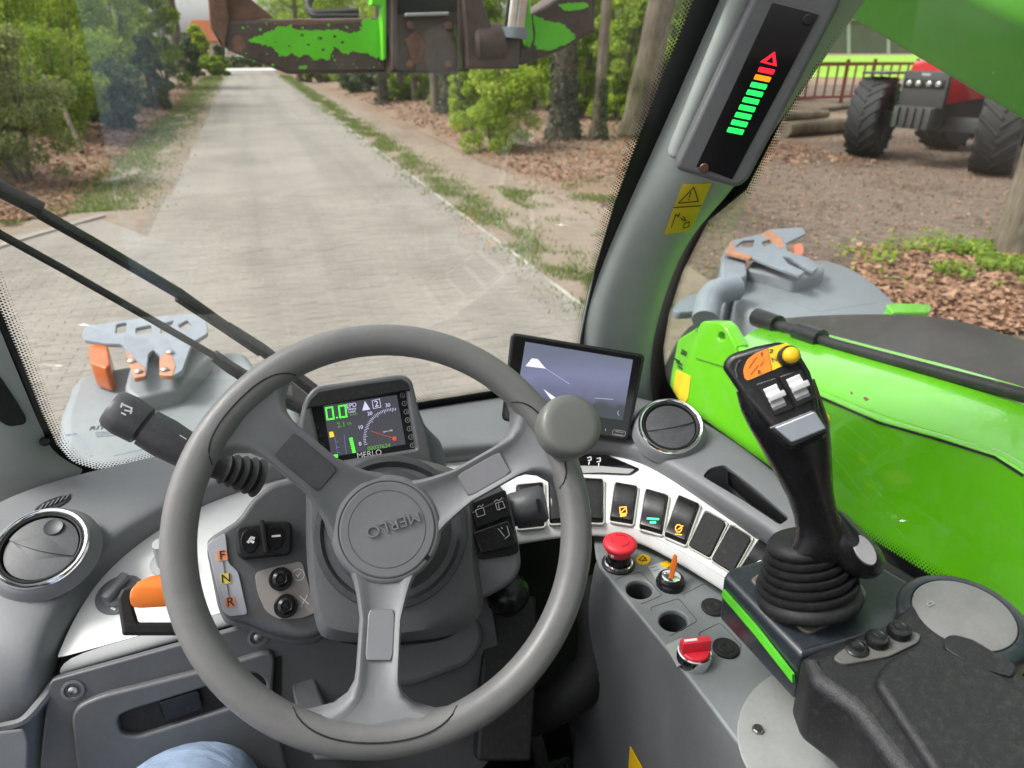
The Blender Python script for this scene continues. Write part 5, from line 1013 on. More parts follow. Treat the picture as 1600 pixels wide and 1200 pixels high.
strip_('arm_rod', [(278,456),(360,514),(420,556)], .008, .01, M['blkm'], wp1); strip_('arm_rod', [(276,466),(340,508),(405,552)], .007, .01, M['blkm'], wp1); strip_('arm_base', [(355,512),(410,548),(490,612)], [.010, .013, .017], .016, M['blk'], wp1)
wp2 = root('wiper', 'thin black wiper arm, the lower one across the windscreen', 'wiper', pO.at(480, 640), 'windscreen wipers')
strip_('wiper_arm', [(-60,325),(0,367),(100,422),(240,502),(335,557)], .0072, .008, M['blkm'], wp2); strip_('arm_base', [(333,556),(360,576),(440,625),(500,650)], [.012, .014, .017, .02], .015, M['blk'], wp2)

# ================================================================ ground and road
def ramp(t, fac, stops):
    r = N(t, 'ShaderNodeValToRGB'); e = r.color_ramp.elements; e[0].position, e[0].color = stops[0][0], (*stops[0][1], 1); e[1].position, e[1].color = stops[-1][0], (*stops[-1][1], 1)
    for p, c in stops[1:-1]: q = e.new(p); q.color = (*c, 1)
    t.links.new(fac, r.inputs[0]); return r.outputs[0]
def ground_mat(name, stops, scale, bump=.6, bs=40, rough=.95):
    m, t, b = nodes(name); L = t.links.new; co = N(t, 'ShaderNodeTexCoord'); n1 = N(t, 'ShaderNodeTexNoise', Scale=scale, Detail=10.0, Roughness=.72); L(co.outputs['Object'], n1.inputs['Vector'])
    n2 = N(t, 'ShaderNodeTexNoise', Scale=scale*.07, Detail=4.0); L(co.outputs['Object'], n2.inputs['Vector']); a = N(t, 'ShaderNodeMath', operation='MULTIPLY_ADD'); a.inputs[1].default_value = .45; L(n2.outputs['Fac'], a.inputs[0]); ml = N(t, 'ShaderNodeMath', operation='MULTIPLY'); ml.inputs[1].default_value = .55; L(n1.outputs['Fac'], ml.inputs[0]); L(ml.outputs[0], a.inputs[2])
    L(ramp(t, a.outputs[0], stops), b.inputs['Base Color']); b.inputs['Roughness'].default_value = rough; b.inputs['Specular IOR Level'].default_value = .2
    n3 = N(t, 'ShaderNodeTexNoise', Scale=bs, Detail=6.0); L(co.outputs['Object'], n3.inputs['Vector']); bp = N(t, 'ShaderNodeBump', Strength=bump, Distance=.03); L(n3.outputs['Fac'], bp.inputs['Height']); L(bp.outputs[0], b.inputs['Normal']); return m
M['soil'] = ground_mat('soil_leaf_mould', [(.30, (.10, .072, .05)), (.45, (.19, .135, .095)), (.55, (.24, .175, .13)), (.7, (.14, .10, .07))], 9)
M['sand'] = ground_mat('sandy_shoulder', [(.3, (.13, .10, .075)), (.5, (.22, .18, .138)), (.7, (.30, .25, .20))], 5)
M['yard'] = ground_mat('yard_soil', [(.32, (.045, .032, .025)), (.46, (.10, .075, .058)), (.52, (.16, .125, .10)), (.6, (.10, .074, .056)), (.7, (.06, .043, .032))], 6)
M['meadow'] = ground_mat('meadow_grass', [(.3, (.14, .26, .03)), (.6, (.24, .40, .05))], 1.2)
M['path'] = ground_mat('pale_crossroad', [(.3, (.5, .5, .5)), (.7, (.62, .62, .62))], 1)
def sheet(name, pts, z, m, kind='structure', label=None):
    me = bpy.data.meshes.new(name); me.from_pydata([(x, y, z) for x, y in pts], [], [tuple(range(len(pts)))]); me.update()
    if me.polygons[0].normal.z < 0: me.flip_normals()
    me.materials.append(m); o = bpy.data.objects.new(name, me); COL.objects.link(o); o['kind'] = kind; ORG[o] = Vector(); return o
def gridsheet(name, x0, x1, y0, y1, step, zf, m):
    nx, ny = int((x1-x0)/step)+1, int((y1-y0)/step)+1; mb = MB(); mb.grid([[Vector((x0+i*step, y0+j*step, zf(x0+i*step, y0+j*step))) for i in range(nx)] for j in range(ny)])
    me = mb.mesh(name, fixn=False, merge=0); me.polygons.foreach_set('use_smooth', [True]*len(me.polygons)); me.materials.append(m); o = bpy.data.objects.new(name, me); COL.objects.link(o); o['kind'] = 'structure'; ORG[o] = Vector(); return o
sheet('ground', [(-400, -400), (400, -400), (400, 400), (-400, 400)], -.03, M['soil'])
sheet('yard', [(3.0, -30), (60, -30), (60, 34), (22, 36), (14, 16.5), (9, 11.5), (5.5, 9.6), (3.0, 9.2)], -.012, M['yard'])
sheet('meadow', [(18, 60), (70, 20), (200, 30), (200, 140), (40, 120)], -.008, M['meadow'])
def bank(x, y):                                       # low wooded banks beside the road
    l = max(0, min(1, (-2.6-x)/3)); r = max(0, min(1, (x-4.2)/4))*max(0, min(1, (y-10-.55*max(0, x-6))/6)); return -.026 + .35*max(l*max(0, min(1, (y-11)/3)), r*.8) + .03*noise.noise(Vector((x*.7, y*.7, 0)))*max(l, r)
gridsheet('left_bank', -14, -2.2, 10.6, 60, .6, lambda x, y: bank(x, y)+.006, M['soil']); gridsheet('right_bank', 4.2, 20, 9.4, 62, .6, lambda x, y: bank(x, y)+.006, M['soil'])
sheet('sandy_shoulder', [(-3.0, 9.9), (-1.3, 9.0), (-1.3, 60), (-2.0, 60), (-2.2, 30), (-2.5, 16), (-2.7, 12)], -.004, M['sand'])
sheet('sandy_shoulder', [(2.45, -20), (3.6, -20), (3.7, 4), (4.2, 7), (4.6, 9.5), (4.2, 12), (3.8, 20), (3.3, 60), (2.45, 60)], -.004, M['sand'])
def paving_mat(name, tex=True):
    m, t, b = nodes(name); L = t.links.new; co = N(t, 'ShaderNodeTexCoord')
    n1 = N(t, 'ShaderNodeTexNoise', Scale=.55, Detail=6.0, Roughness=.65); L(co.outputs['Object'], n1.inputs['Vector']); n2 = N(t, 'ShaderNodeTexNoise', Scale=30.0, Detail=6.0, Roughness=.8); L(co.outputs['Object'], n2.inputs['Vector'])
    c1 = ramp(t, n1.outputs['Fac'], [(.25, (.172, .160, .142)), (.45, (.222, .207, .184)), (.6, (.248, .232, .207)), (.8, (.275, .258, .232))])
    sx_ = N(t, 'ShaderNodeMapping'); sx_.inputs['Scale'].default_value = (1.3, .05, 1); L(co.outputs['Object'] if tex else N(t, 'ShaderNodeNewGeometry').outputs['Position'], sx_.inputs['Vector']); wz = N(t, 'ShaderNodeTexNoise', Scale=1.0, Detail=3.0); L(sx_.outputs[0], wz.inputs['Vector'])
    if not tex: L(t.nodes[-2].outputs['Position'] if False else co.outputs['Object'], n1.inputs['Vector'])
    wm = N(t, 'ShaderNodeMix', data_type='RGBA', blend_type='MULTIPLY'); wm.inputs[0].default_value = 1; L(c1, wm.inputs[6]); L(ramp(t, wz.outputs['Fac'], [(.35, (.86, .85, .85)), (.5, (1, 1, 1)), (.68, (1.08, 1.07, 1.06))]), wm.inputs[7]); c1 = wm.outputs[2]
    mx = N(t, 'ShaderNodeMix', data_type='RGBA', blend_type='MULTIPLY'); mx.inputs[0].default_value = .75; L(c1, mx.inputs[6]); L(ramp(t, n2.outputs['Fac'], [(.3, (.66, .66, .66)), (.7, (1.28, 1.27, 1.25))]), mx.inputs[7]); out = mx.outputs[2]
    if tex:
        br = N(t, 'ShaderNodeTexBrick', Scale=1.0); br.offset = .5; br.inputs['Color1'].default_value = (1.03, 1.02, 1.0, 1); br.inputs['Color2'].default_value = (.96, .95, .95, 1); br.inputs['Mortar'].default_value = (.95, .94, .92, 1); br.inputs['Brick Width'].default_value = .21; br.inputs['Row Height'].default_value = .068; br.inputs['Mortar Size'].default_value = .005; br.inputs['Mortar Smooth'].default_value = .4
        L(co.outputs['Object'], br.inputs['Vector']); m3 = N(t, 'ShaderNodeMix', data_type='RGBA', blend_type='MULTIPLY'); m3.inputs[0].default_value = 1; L(out, m3.inputs[6]); L(br.outputs['Color'], m3.inputs[7]); out = m3.outputs[2]
    else:
        oi = N(t, 'ShaderNodeObjectInfo'); ge = N(t, 'ShaderNodeNewGeometry'); ad = N(t, 'ShaderNodeMath', operation='ADD'); L(oi.outputs['Random'], ad.inputs[0]); L(ge.outputs['Random Per Island'], ad.inputs[1]); fr = N(t, 'ShaderNodeMath', operation='FRACT'); L(ad.outputs[0], fr.inputs[0])
        m3 = N(t, 'ShaderNodeMix', data_type='RGBA', blend_type='MULTIPLY'); m3.inputs[0].default_value = 1; L(out, m3.inputs[6]); L(ramp(t, fr.outputs[0], [(0, (.93, .92, .91)), (.5, (1, .98, .96)), (1, (1.06, 1.04, 1.01))]), m3.inputs[7]); out = m3.outputs[2]
    L(out, b.inputs['Base Color']); b.inputs['Roughness'].default_value = .85; b.inputs['Specular IOR Level'].default_value = .25
    bp = N(t, 'ShaderNodeBump', Strength=.4, Distance=.01); L(n2.outputs['Fac'], bp.inputs['Height']); L(bp.outputs[0], b.inputs['Normal']); return m
M['pave'] = paving_mat('clinker_paving'); M['paver'] = paving_mat('clinker_brick', False); M['joint'] = mat('sand_joint', (.27, .245, .20), .95, var=.25, vs=20)
road = sheet('road', [(-1.3, -20), (2.5, -20), (2.5, 74), (-1.6, 74), (-1.3, 40)], .0, M['pave'])
sheet('side_road', [(-30, -15), (-1.3, -15), (-1.3, 9.2), (-2.0, 10.4), (-3.0, 9.8), (-4.5, 8.9), (-7, 8.2), (-30, 7.4)], -.0005, M['pave'])
sheet('edge_strip', [(2.475, -20), (2.52, -20), (2.52, 60), (2.475, 60)], .0045, mat('edge_concrete', (.30, .28, .245), .9, var=.45, vs=3))
sheet('crossroad', [(-40, 76), (40, 70), (40, 75), (-40, 82)], .01, M['path'])
# individual paving bricks on the nearest stretch
mb = MB(); w, l, h, c = .0332, .1035, .003, .0012
mb.loft([[Vector((-l, -w, -.004)), Vector((l, -w, -.004)), Vector((l, w, -.004)), Vector((-l, w, -.004))], [Vector((-l, -w, h-c)), Vector((l, -w, h-c)), Vector((l, w, h-c)), Vector((-l, w, h-c))], [Vector((-l+c, -w+c, h)), Vector((l-c, -w+c, h)), Vector((l-c, w-c, h)), Vector((-l+c, w-c, h))]], True)
bme = mb.mesh('brick'); bme.materials.append(M['paver'])
base_pts = [(v.co.x, v.co.y, v.co.z) for v in bme.vertices]; base_f = [tuple(p.vertices) for p in bme.polygons]
def seen(x, y):
    d = Vector((x, y, 0))-EYE; t = d.dot(CD); 
    if t < .1: return None
    return 800+F*d.dot(CR)/t, 600-F*d.dot(CU)/t
spots = []
for j in range(int((12-3.6)/.068)):
    y = 3.6+j*.068
    for i in range(int(11/.21)):
        x = -8.5+i*.21+(.105 if j % 2 else 0)
        if x > 2.42 or (x < -1.9 and y > 8.2+.35*max(0, x+7)): continue
        if x < -1.4 and y > 9.2: continue
        s_ = seen(x, y)
        if s_ and -30 < s_[0] < 1100 and 60 < s_[1] < 720: spots.append((y*y+x*x, x, y, s_))
vis = [s for s in spots if (s[3][0] < 130 and 440 < s[3][1] < 640+.0*s[3][0]) or (330 < s[3][0] < 920 and s[3][1] < 520)]
vis.sort(); chosen = {(s[1], s[2]) for s in vis[:300]}
big = MB()
for d_, x, y, s_ in sorted(spots):
    rz, dz = random.uniform(-.02, .02), random.uniform(-.002, .0015)
    if (x, y) in chosen:
        o = bpy.data.objects.new('brick', bme); COL.objects.link(o); o.parent = road; o.location = (x, y, dz); o.rotation_euler = (random.uniform(-.004, .004), random.uniform(-.004, .004), rz)
    else:
        ca, sa = math.cos(rz), math.sin(rz); big.add([(x+a*ca-b_*sa, y+a*sa+b_*ca, z+dz) for a, b_, z in base_pts], base_f)
me = bpy.data.meshes.new('paving_bricks'); me.from_pydata(big.v, [], big.f); me.materials.append(M['paver']); o = bpy.data.objects.new('paving_bricks', me); COL.objects.link(o); o.parent = road; o['kind'] = 'stuff'
kb = MB(); kp_ = cr([gnd(-160, 450), gnd(0, 386), gnd(80, 361), gnd(160, 338)], 5)
for a_, b_ in zip(kp_, kp_[1:]):
    d_ = (b_-a_); kb.box((a_+b_)/2+Vector((0, 0, -.028)), d_.normalized(), Vector((0, 0, 1)).cross(d_.normalized()), (0, 0, 1), d_.length*.97, .12, .10)
build('kerb', kb, mat('kerb_concrete', (.25, .23, .195), .9, var=.2, vs=12), None, bevel=.01, kind='structure')

# ================================================================ vegetation
def leaf_mat(name, cols, trans=.35, rough=.55):
    m = bpy.data.materials.new(name); m.use_nodes = True; t = m.node_tree; b = t.nodes['Principled BSDF']; L = t.links.new; ge = N(t, 'ShaderNodeNewGeometry'); co = N(t, 'ShaderNodeTexCoord'); nz = N(t, 'ShaderNodeTexNoise', Scale=1.6, Detail=3.0); L(co.outputs['Object'], nz.inputs['Vector'])
    a = N(t, 'ShaderNodeMath', operation='MULTIPLY_ADD'); L(ge.outputs['Random Per Island'], a.inputs[0]); a.inputs[1].default_value = .6; s = N(t, 'ShaderNodeMath', operation='MULTIPLY'); s.inputs[1].default_value = .4; L(nz.outputs['Fac'], s.inputs[0]); L(s.outputs[0], a.inputs[2])
    c = ramp(t, a.outputs[0], cols); L(c, b.inputs['Base Color']); b.inputs['Roughness'].default_value = rough; b.inputs['Specular IOR Level'].default_value = .35
    tr = N(t, 'ShaderNodeBsdfTranslucent'); L(c, tr.inputs[0]); mx = N(t, 'ShaderNodeMixShader'); mx.inputs[0].default_value = trans; L(b.outputs[0], mx.inputs[1]); L(tr.outputs[0], mx.inputs[2]); L(mx.outputs[0], t.nodes['Material Output'].inputs[0]); return m
M['l_bright'] = leaf_mat('leaf_spring_green', [(.1, (.14, .24, .014)), (.5, (.31, .44, .035)), (.9, (.52, .60, .10))], .55)
M['l_olive'] = leaf_mat('leaf_olive', [(.1, (.11, .15, .04)), (.5, (.23, .28, .085)), (.9, (.40, .42, .18))], .45)
M['l_mid'] = leaf_mat('leaf_mid_green', [(.1, (.09, .16, .014)), (.5, (.22, .33, .035)), (.9, (.40, .49, .08))], .55)
M['l_holly'] = leaf_mat('leaf_holly', [(.1, (.04, .07, .025)), (.5, (.085, .14, .05)), (.9, (.18, .24, .12))], .2, .45)
M['l_ivy'] = leaf_mat('leaf_ivy', [(.1, (.03, .045, .025)), (.5, (.06, .085, .045)), (.9, (.12, .15, .09))], .15, .4)
M['l_litter'] = leaf_mat('leaf_litter_brown', [(.05, (.11, .052, .028)), (.5, (.26, .14, .082)), (.95, (.43, .27, .18))], .15, .8)
M['grassm'] = leaf_mat('grass_green', [(.1, (.08, .12, .025)), (.5, (.17, .23, .055)), (.9, (.30, .34, .12))], .4)
def bark_mat(name, stops):
    m, t, b = nodes(name); L = t.links.new; co = N(t, 'ShaderNodeTexCoord'); mp = N(t, 'ShaderNodeMapping'); mp.inputs['Scale'].default_value = (1, 1, .16); L(co.outputs['Object'], mp.inputs['Vector'])
    n1 = N(t, 'ShaderNodeTexNoise', Scale=16.0, Detail=8.0, Roughness=.75); L(mp.outputs[0], n1.inputs['Vector']); n2 = N(t, 'ShaderNodeTexNoise', Scale=1.3, Detail=4.0); L(co.outputs['Object'], n2.inputs['Vector'])
    a = N(t, 'ShaderNodeMath', operation='MULTIPLY_ADD'); a.inputs[1].default_value = .5; L(n2.outputs['Fac'], a.inputs[0]); h = N(t, 'ShaderNodeMath', operation='MULTIPLY'); h.inputs[1].default_value = .5; L(n1.outputs['Fac'], h.inputs[0]); L(h.outputs[0], a.inputs[2])
    L(ramp(t, a.outputs[0], stops), b.inputs['Base Color']); b.inputs['Roughness'].default_value = .95; b.inputs['Specular IOR Level'].default_value = .15; bp = N(t, 'ShaderNodeBump', Strength=1.0, Distance=.06); L(n1.outputs['Fac'], bp.inputs['Height']); L(bp.outputs[0], b.inputs['Normal']); return m
M['bark'] = bark_mat('bark', [(.35, (.035, .028, .02)), (.5, (.13, .105, .08)), (.65, (.22, .19, .15))]); M['bark2'] = bark_mat('bark_pale', [(.35, (.07, .055, .036)), (.5, (.20, .165, .12)), (.65, (.32, .275, .21))])
def leaves_mesh(name, P, size, m, flat=.0, aspect=.55):
    n = len(P); P = np.asarray(P); d = rng.normal(size=(n, 3)); d[:, 2] *= (1-flat); d /= np.linalg.norm(d, axis=1)[:, None]; u = rng.normal(size=(n, 3)); u[:, 2] *= (1-flat); u -= d*(u*d).sum(1)[:, None]; u /= np.linalg.norm(u, axis=1)[:, None]; 
    if flat > .5: nn = np.tile([0, 0, 1.], (n, 1))+rng.normal(size=(n, 3))*.35; u = np.cross(nn, d); u /= np.linalg.norm(u, axis=1)[:, None]
    s = (size*(.6+.8*rng.random(n)))[:, None]; w = np.cross(d, u)
    v = np.stack([P-d*s, P+u*s*aspect*.9+w*s*.12, P+d*s, P-u*s*aspect*.9+w*s*.12], 1).reshape(-1, 3)
    me = bpy.data.meshes.new(name); me.vertices.add(4*n); me.vertices.foreach_set('co', v.ravel()); me.loops.add(4*n); me.loops.foreach_set('vertex_index', np.arange(4*n, dtype=np.int32)); me.polygons.add(n); me.polygons.foreach_set('loop_start', np.arange(0, 4*n, 4, dtype=np.int32)); me.polygons.foreach_set('loop_total', np.full(n, 4, dtype=np.int32)); me.update(calc_edges=True); me.materials.append(m); return me
def cloud(n, lobes):                                   # points near the surfaces of several lobes: (centre, radii)
    out = []; vol = np.array([max(r)**2 for c, r in lobes]); k = rng.choice(len(lobes), n, p=vol/vol.sum()); d = rng.normal(size=(n, 3)); d /= np.linalg.norm(d, axis=1)[:, None]; rad = 1.12-np.abs(rng.normal(size=n))*.42
    C = np.array([lobes[i][0] for i in k]); Rr = np.array([lobes[i][1] for i in k]); return C+d*Rr*rad[:, None]
def lobes_for(w, h, n=9):
    L = []
    for i in range(n*3):
        z = h*(.06+.94*random.random()); f = math.sqrt(max(.12, 1-((z/h-.42)/.66)**2)); a = random.random()*6.28; rr = w*.5*f*random.random()**.5*random.uniform(.75, 1.12)
        s = random.uniform(.07, .19)*min(w, h); L.append(((rr*math.cos(a), rr*math.sin(a), z), (s, s, s*random.uniform(.6, 1.0))))
    return L
def attach(name, me, parent, loc=(0, 0, 0)): o = bpy.data.objects.new(name, me); COL.objects.link(o); o.parent = parent; o.location = loc; ORG[o] = Vector(); return o
PROT = {}
def shrub(px, py, wpx, hpx, kind, label, n=5000, name='shrub', group='roadside shrubs', leaf=.035, t=None, p=None):
    g = gnd(px, py) if p is None else Vector(p); tt = (g-EYE).dot(CD); w, h = wpx*tt/F, hpx*tt/F; g.z = bank(g.x, g.y)
    r = root(name, label, 'shrub', g, group); ORG[r] = Vector()
    lf = leaf if leaf else .035
    attach('foliage', leaves_mesh('foliage', cloud(int(n*1.5), lobes_for(w, h, 18)), max(lf, tt*.0026), M[kind]), r)
    mb = MB()
    for i in range(14):
        a = random.random()*6.28; mb.tube([Vector((.1*math.cos(a), .1*math.sin(a), 0)), Vector((w*.15*math.cos(a), w*.15*math.sin(a), h*.4)), Vector((w*.28*math.cos(a+.3), w*.28*math.sin(a+.3), h*random.uniform(.7, 1.02)))], [.03, .018, .006], 5)
    me = mb.mesh('stem'); me.materials.append(M['bark']); attach('stem', me, r); return r
def trunk(px, py, wpx, lean, hgt, label, name='tree', bark='bark', ivy=0, crown=1300, group='trees right of the road', ivyh=3.0, cm='l_mid', p=None, crown_z=.55):
    g = gnd(px, py) if p is None else Vector(p); tt = (g-EYE).dot(CD); rad = wpx*tt/F/2; g.z = bank(g.x, g.y)-.05
    r = root(name, label, 'tree', g, group); ORG[r] = Vector(); ax = Vector(lean); mb = MB(); pts, rr = [], []
    for i in range(10):
        s = i/9; pts.append(Vector((ax.x*s*hgt + .05*math.sin(s*5+px), ax.y*s*hgt, s*hgt))); rr.append(rad*(1.0-.72*s)*(1+.35*max(0, 1-s*14)))
    fp = cr(pts, 6); rings = []
    for i, q in enumerate(fp):
        s = i/(len(fp)-1); r0 = rad*(1.0-.72*s)*(1+.35*max(0, 1-s*14)); rings.append([q+Vector((math.cos(k*6.2832/20), math.sin(k*6.2832/20), 0))*r0*(1+.16*noise.noise(Vector((math.cos(k*.314)*3, math.sin(k*.314)*3, q.z*1.1+px)))+.05*math.sin(k*2.5)) for k in range(20)])
    mb.loft(rings); tips = []
    for i in range(9):
        s = random.uniform(.45, .95); b0 = pts[int(s*9)]; a = random.random()*6.28; L_ = hgt*random.uniform(.16, .32)*(1.2-s*.5); e = b0+Vector((math.cos(a)*L_, math.sin(a)*L_, L_*.7)); mid = b0.lerp(e, .5)+Vector((0, 0, -.08*L_)); mb.tube([b0, mid, e], [rad*.28*(1.1-s*.6), rad*.17, rad*.05], 6); tips += [e, mid]
    me = mb.mesh('trunk'); me.polygons.foreach_set('use_smooth', [True]*len(me.polygons)); me.materials.append(M[bark]); attach('trunk', me, r)
    lob = [((q.x, q.y, q.z), (hgt*.11, hgt*.11, hgt*.085)) for q in tips]
    attach('crown', leaves_mesh('crown', cloud(crown, lob), .06, M[cm]), r)
    if ivy:
        P = [];
        for i in range(ivy):
            z = random.random()**1.3*ivyh; a = random.random()*6.28; s = z/hgt; q = rad*(1.0-.72*s)*(1+.35*max(0, 1-s*14))*(1.04+.22*random.random()); P.append((ax.x*z+q*math.cos(a), ax.y*z+q*math.sin(a), z))
        attach('ivy', leaves_mesh('ivy', P, max(.045, tt*.0024), M['l_ivy']), r)
    return r
# right of the road
trunk(880, 226, 38, (-.03, 0, 0), 9, 'thick trunk wrapped in dark ivy right of the road', ivy=2600, ivyh=4)
trunk(935, 228, 18, (.0, .0, 0), 9, 'slim trunk with ivy at its foot beside the thick ivy trunk', ivy=900, ivyh=1.3, bark='bark2')
trunk(992, 222, 46, (.13, -.02, 0), 10, 'large bare leaning trunk close to the right pillar', bark='bark2')
trunk(597, 164, 16, (.02, 0, 0), 8, 'dark trunk behind the left part of the carriage', ivy=500, ivyh=2)
trunk(652, 162, 11, (-.05, 0, 0), 7, 'thin dark leaning trunk under the carriage centre')
trunk(683, 180, 13, (.0, 0, 0), 8, 'thin brown trunk touching the red reflection under the carriage', bark='bark2')
trunk(700, 182, 22, (.02, 0, 0), 8, 'trunk with ivy right of the thin brown trunk', ivy=1200, ivyh=3)
trunk(470, 128, 10, (.02, 0, 0), 9, 'far trunk at the right road edge under the carriage')
trunk(1582, 392, 48, (.0, .02, 0), 7, 'bare trunk at the right edge among ground plants', bark='bark2', group=None, crown=1500)
trunk(287, 116, 20, (-.01, 0, 0), 11, 'grey trunk at the far end of the left shrubs', group='trees left of the road', bark='bark')
trunk(215, 110, 10, (.02, 0, 0), 10, 'slim trunk hidden in the left roadside shrubs', group='trees left of the road')
shrub(775, 236, 115, 135, 'l_bright', 'bright green shrub under the right end of the carriage', 7000)
shrub(730, 205, 70, 110, 'l_bright', 'pale green shrub behind the bright shrub under the carriage', 4500)
shrub(965, 205, 90, 210, 'l_bright', 'tall bright green shrub between the ivy trunk and the leaning trunk', 8000)
shrub(1035, 205, 110, 220, 'l_bright', 'tall bright green shrub showing left of the right pillar', 7000)
shrub(905, 200, 90, 190, 'l_mid', 'mid green shrub behind the ivy trunks', 6000)
shrub(830, 185, 90, 130, 'l_bright', 'light green shrub left of the thick ivy trunk', 5000)
shrub(640, 160, 90, 70, 'l_mid', 'low green shrub among the thin trunks', 4500)
shrub(560, 145, 70, 45, 'l_holly', 'dark bluish shrub below the left carriage wing', 4000)
shrub(700, 170, 60, 60, 'l_olive', 'olive shrub behind the thin brown trunk', 3000)
shrub(500, 128, 70, 40, 'l_olive', 'far olive shrub at the right road edge', 3000)
# left of the road
shrub(40, 292, 150, 215, 'l_olive', 'olive green shrub at the left edge of the view', 9000)
shrub(-60, 285, 160, 230, 'l_olive', 'olive green shrub partly outside the left edge', 5000)
shrub(105, 225, 130, 150, 'l_mid', 'shrub behind the leaning dead pole', 6000)
shrub(185, 205, 85, 95, 'l_holly', 'glossy dark holly bush in front of the left shrubs', 7000, leaf=.03)
shrub(245, 172, 45, 100, 'l_holly', 'narrow upright holly bush farther along the left verge', 5000, leaf=.03)
shrub(110, 190, 190, 240, 'l_bright', 'tall yellow green shrub behind the holly bush', 9000)
shrub(20, 215, 200, 300, 'l_mid', 'tall mid green shrub filling the upper left corner', 9000)
shrub(195, 165, 120, 210, 'l_bright', 'tall spring green shrub over the upright holly', 8000)
shrub(262, 140, 70, 170, 'l_mid', 'far shrub before the grey trunk on the left', 6000)
shrub(300, 122, 30, 60, 'l_holly', 'small dark shrub at the foot of the grey trunk', 2500)
for q in ((335, 118, 60, 26, 'l_mid', 'low far shrub beside the left verge near the crossroad', 2500), (150, 150, 120, 200, 'l_bright', 'tall pale shrub between the olive shrub and the holly', 7000), (60, 160, 160, 260, 'l_bright', 'tall bright shrub rising behind the leaning pole', 8000), (1000, 175, 120, 210, 'l_bright', 'tall bright shrub behind the leaning trunk', 7000), (860, 160, 120, 180, 'l_bright', 'tall bright shrub behind the thick ivy trunk', 7000), (740, 150, 110, 150, 'l_mid', 'mid green shrub far behind the carriage', 5000), (915, 190, 80, 190, 'l_bright', 'bright shrub showing between the two ivy trunks', 6000), (1005, 200, 60, 210, 'l_bright', 'bright shrub right beside the leaning trunk', 5000), (660, 150, 110, 60, 'l_bright', 'pale low shrub behind the thin trunks', 4000), (560, 138, 90, 50, 'l_mid', 'green shrub behind the dark bluish shrub', 3500)): shrub(*q)
# woodland behind, one shrub of each tone copied deeper into the wood
wood = [(9, 33, 0), (12, 27, 1), (14, 22, 0), (8, 45, 1), (6, 56, 0), (10, 60, 1), (16, 34, 0), (17, 25, 1), (12, 40, 0), (20, 40, 1), (-7, 30, 1), (-9, 22, 0), (-6, 45, 0), (-8, 55, 1), (-10, 35, 0), (-12, 17, 1), (7, 66, 0), (14, 64, 1), (3.8, 68, 0)]
ORD = 'nearest second third fourth fifth sixth seventh eighth ninth tenth eleventh twelfth'.split(); cnt = {}
for (x, y, k) in sorted(wood, key=lambda q: q[0]**2+q[1]**2):
    kd = ('l_mid', 'l_bright')[k]; g = Vector((x, y, 0)); side = 'left' if x < 0 else 'right'; key = (side, k); cnt[key] = cnt.get(key, -1)+1; i_ = cnt[key]
    lb = f"{('darker', 'brighter')[k]} green tree-high shrub in the wood {side} of the road, {ORD[i_]}{' to' if i_ == 0 else ' from'} the cab"
    if kd not in PROT:
        tt = (g-EYE).dot(CD); PROT[kd] = shrub(0, 0, 5.5*F/tt, 6.5*F/tt, kd, lb, 9000, name='wood_shrub', group='wood behind the roadside', leaf=.085, p=(x, y, 0))
    else: dup(PROT[kd], (x, y, bank(x, y)), (0, 0, random.random()*6.28), label=lb, scale=(random.uniform(.85, 1.2),)*2+(random.uniform(.8, 1.3),))
# leaning dead pole
mb = MB(); a_ = gnd(130, 246); a_.z += .1; tt = (a_-EYE).dot(CD); b_ = pt(68, 118, tt+.3); mb.tube([a_, a_.lerp(b_, .5)+Vector((.05, 0, .08)), b_], [.06, .05, .03], 8); build('dead_pole', mb, M['bark2'], None, smooth=70, label='leaning dead pole in the left shrubs', cat='branch')
# leaf litter, grass, ground plants
def scatter(n, f):
    P = []
    while len(P) < n:
        q = f(); 
        if q: P.append(q)
    return P
def gl(): 
    y = 10.8+random.random()**1.7*34; x = -2.5-random.random()*3.5 - .0*y; return (x, y, bank(x, y)+.02+random.random()*.03)
def gr():
    y = 9.6+random.random()**1.6*32; x = 4.0+random.random()*7.5; 
    if x < 4.4+.6*noise.noise(Vector((y*.5, 0, 3))) or y < 9.8+2.2*(.5+noise.noise(Vector((x*.6, 0, 8)))) + .5*max(0, x-7)*random.random(): return None
    return (x, y, bank(x, y)+.02+random.random()*.03)
def gy():
    x, y = 4.0+random.random()*13, 2+random.random()*13; return (x, y, random.random()*.02)
def gn():
    q = gnd(random.uniform(1330, 1640), random.uniform(385, 520)); return (q.x, q.y, random.random()*.03)
def stuff(name, me, label=None): o = bpy.data.objects.new(name, me); COL.objects.link(o); o['kind'] = 'stuff'; o['label'] = label or name; o['category'] = 'ground cover'; return o
stuff('leaf_litter', leaves_mesh('leaf_litter', np.array(scatter(13000, gl)+scatter(15000, gr)+scatter(3500, gn)), .05, M['l_litter'], .75, .6), 'brown fallen leaves lying on the verges and yard')
stuff('wood_chips', leaves_mesh('wood_chips', np.array(scatter(26000, gy)), .024, M['l_litter'], .75, .5), 'brown wood chips and leaves strewn over the yard')
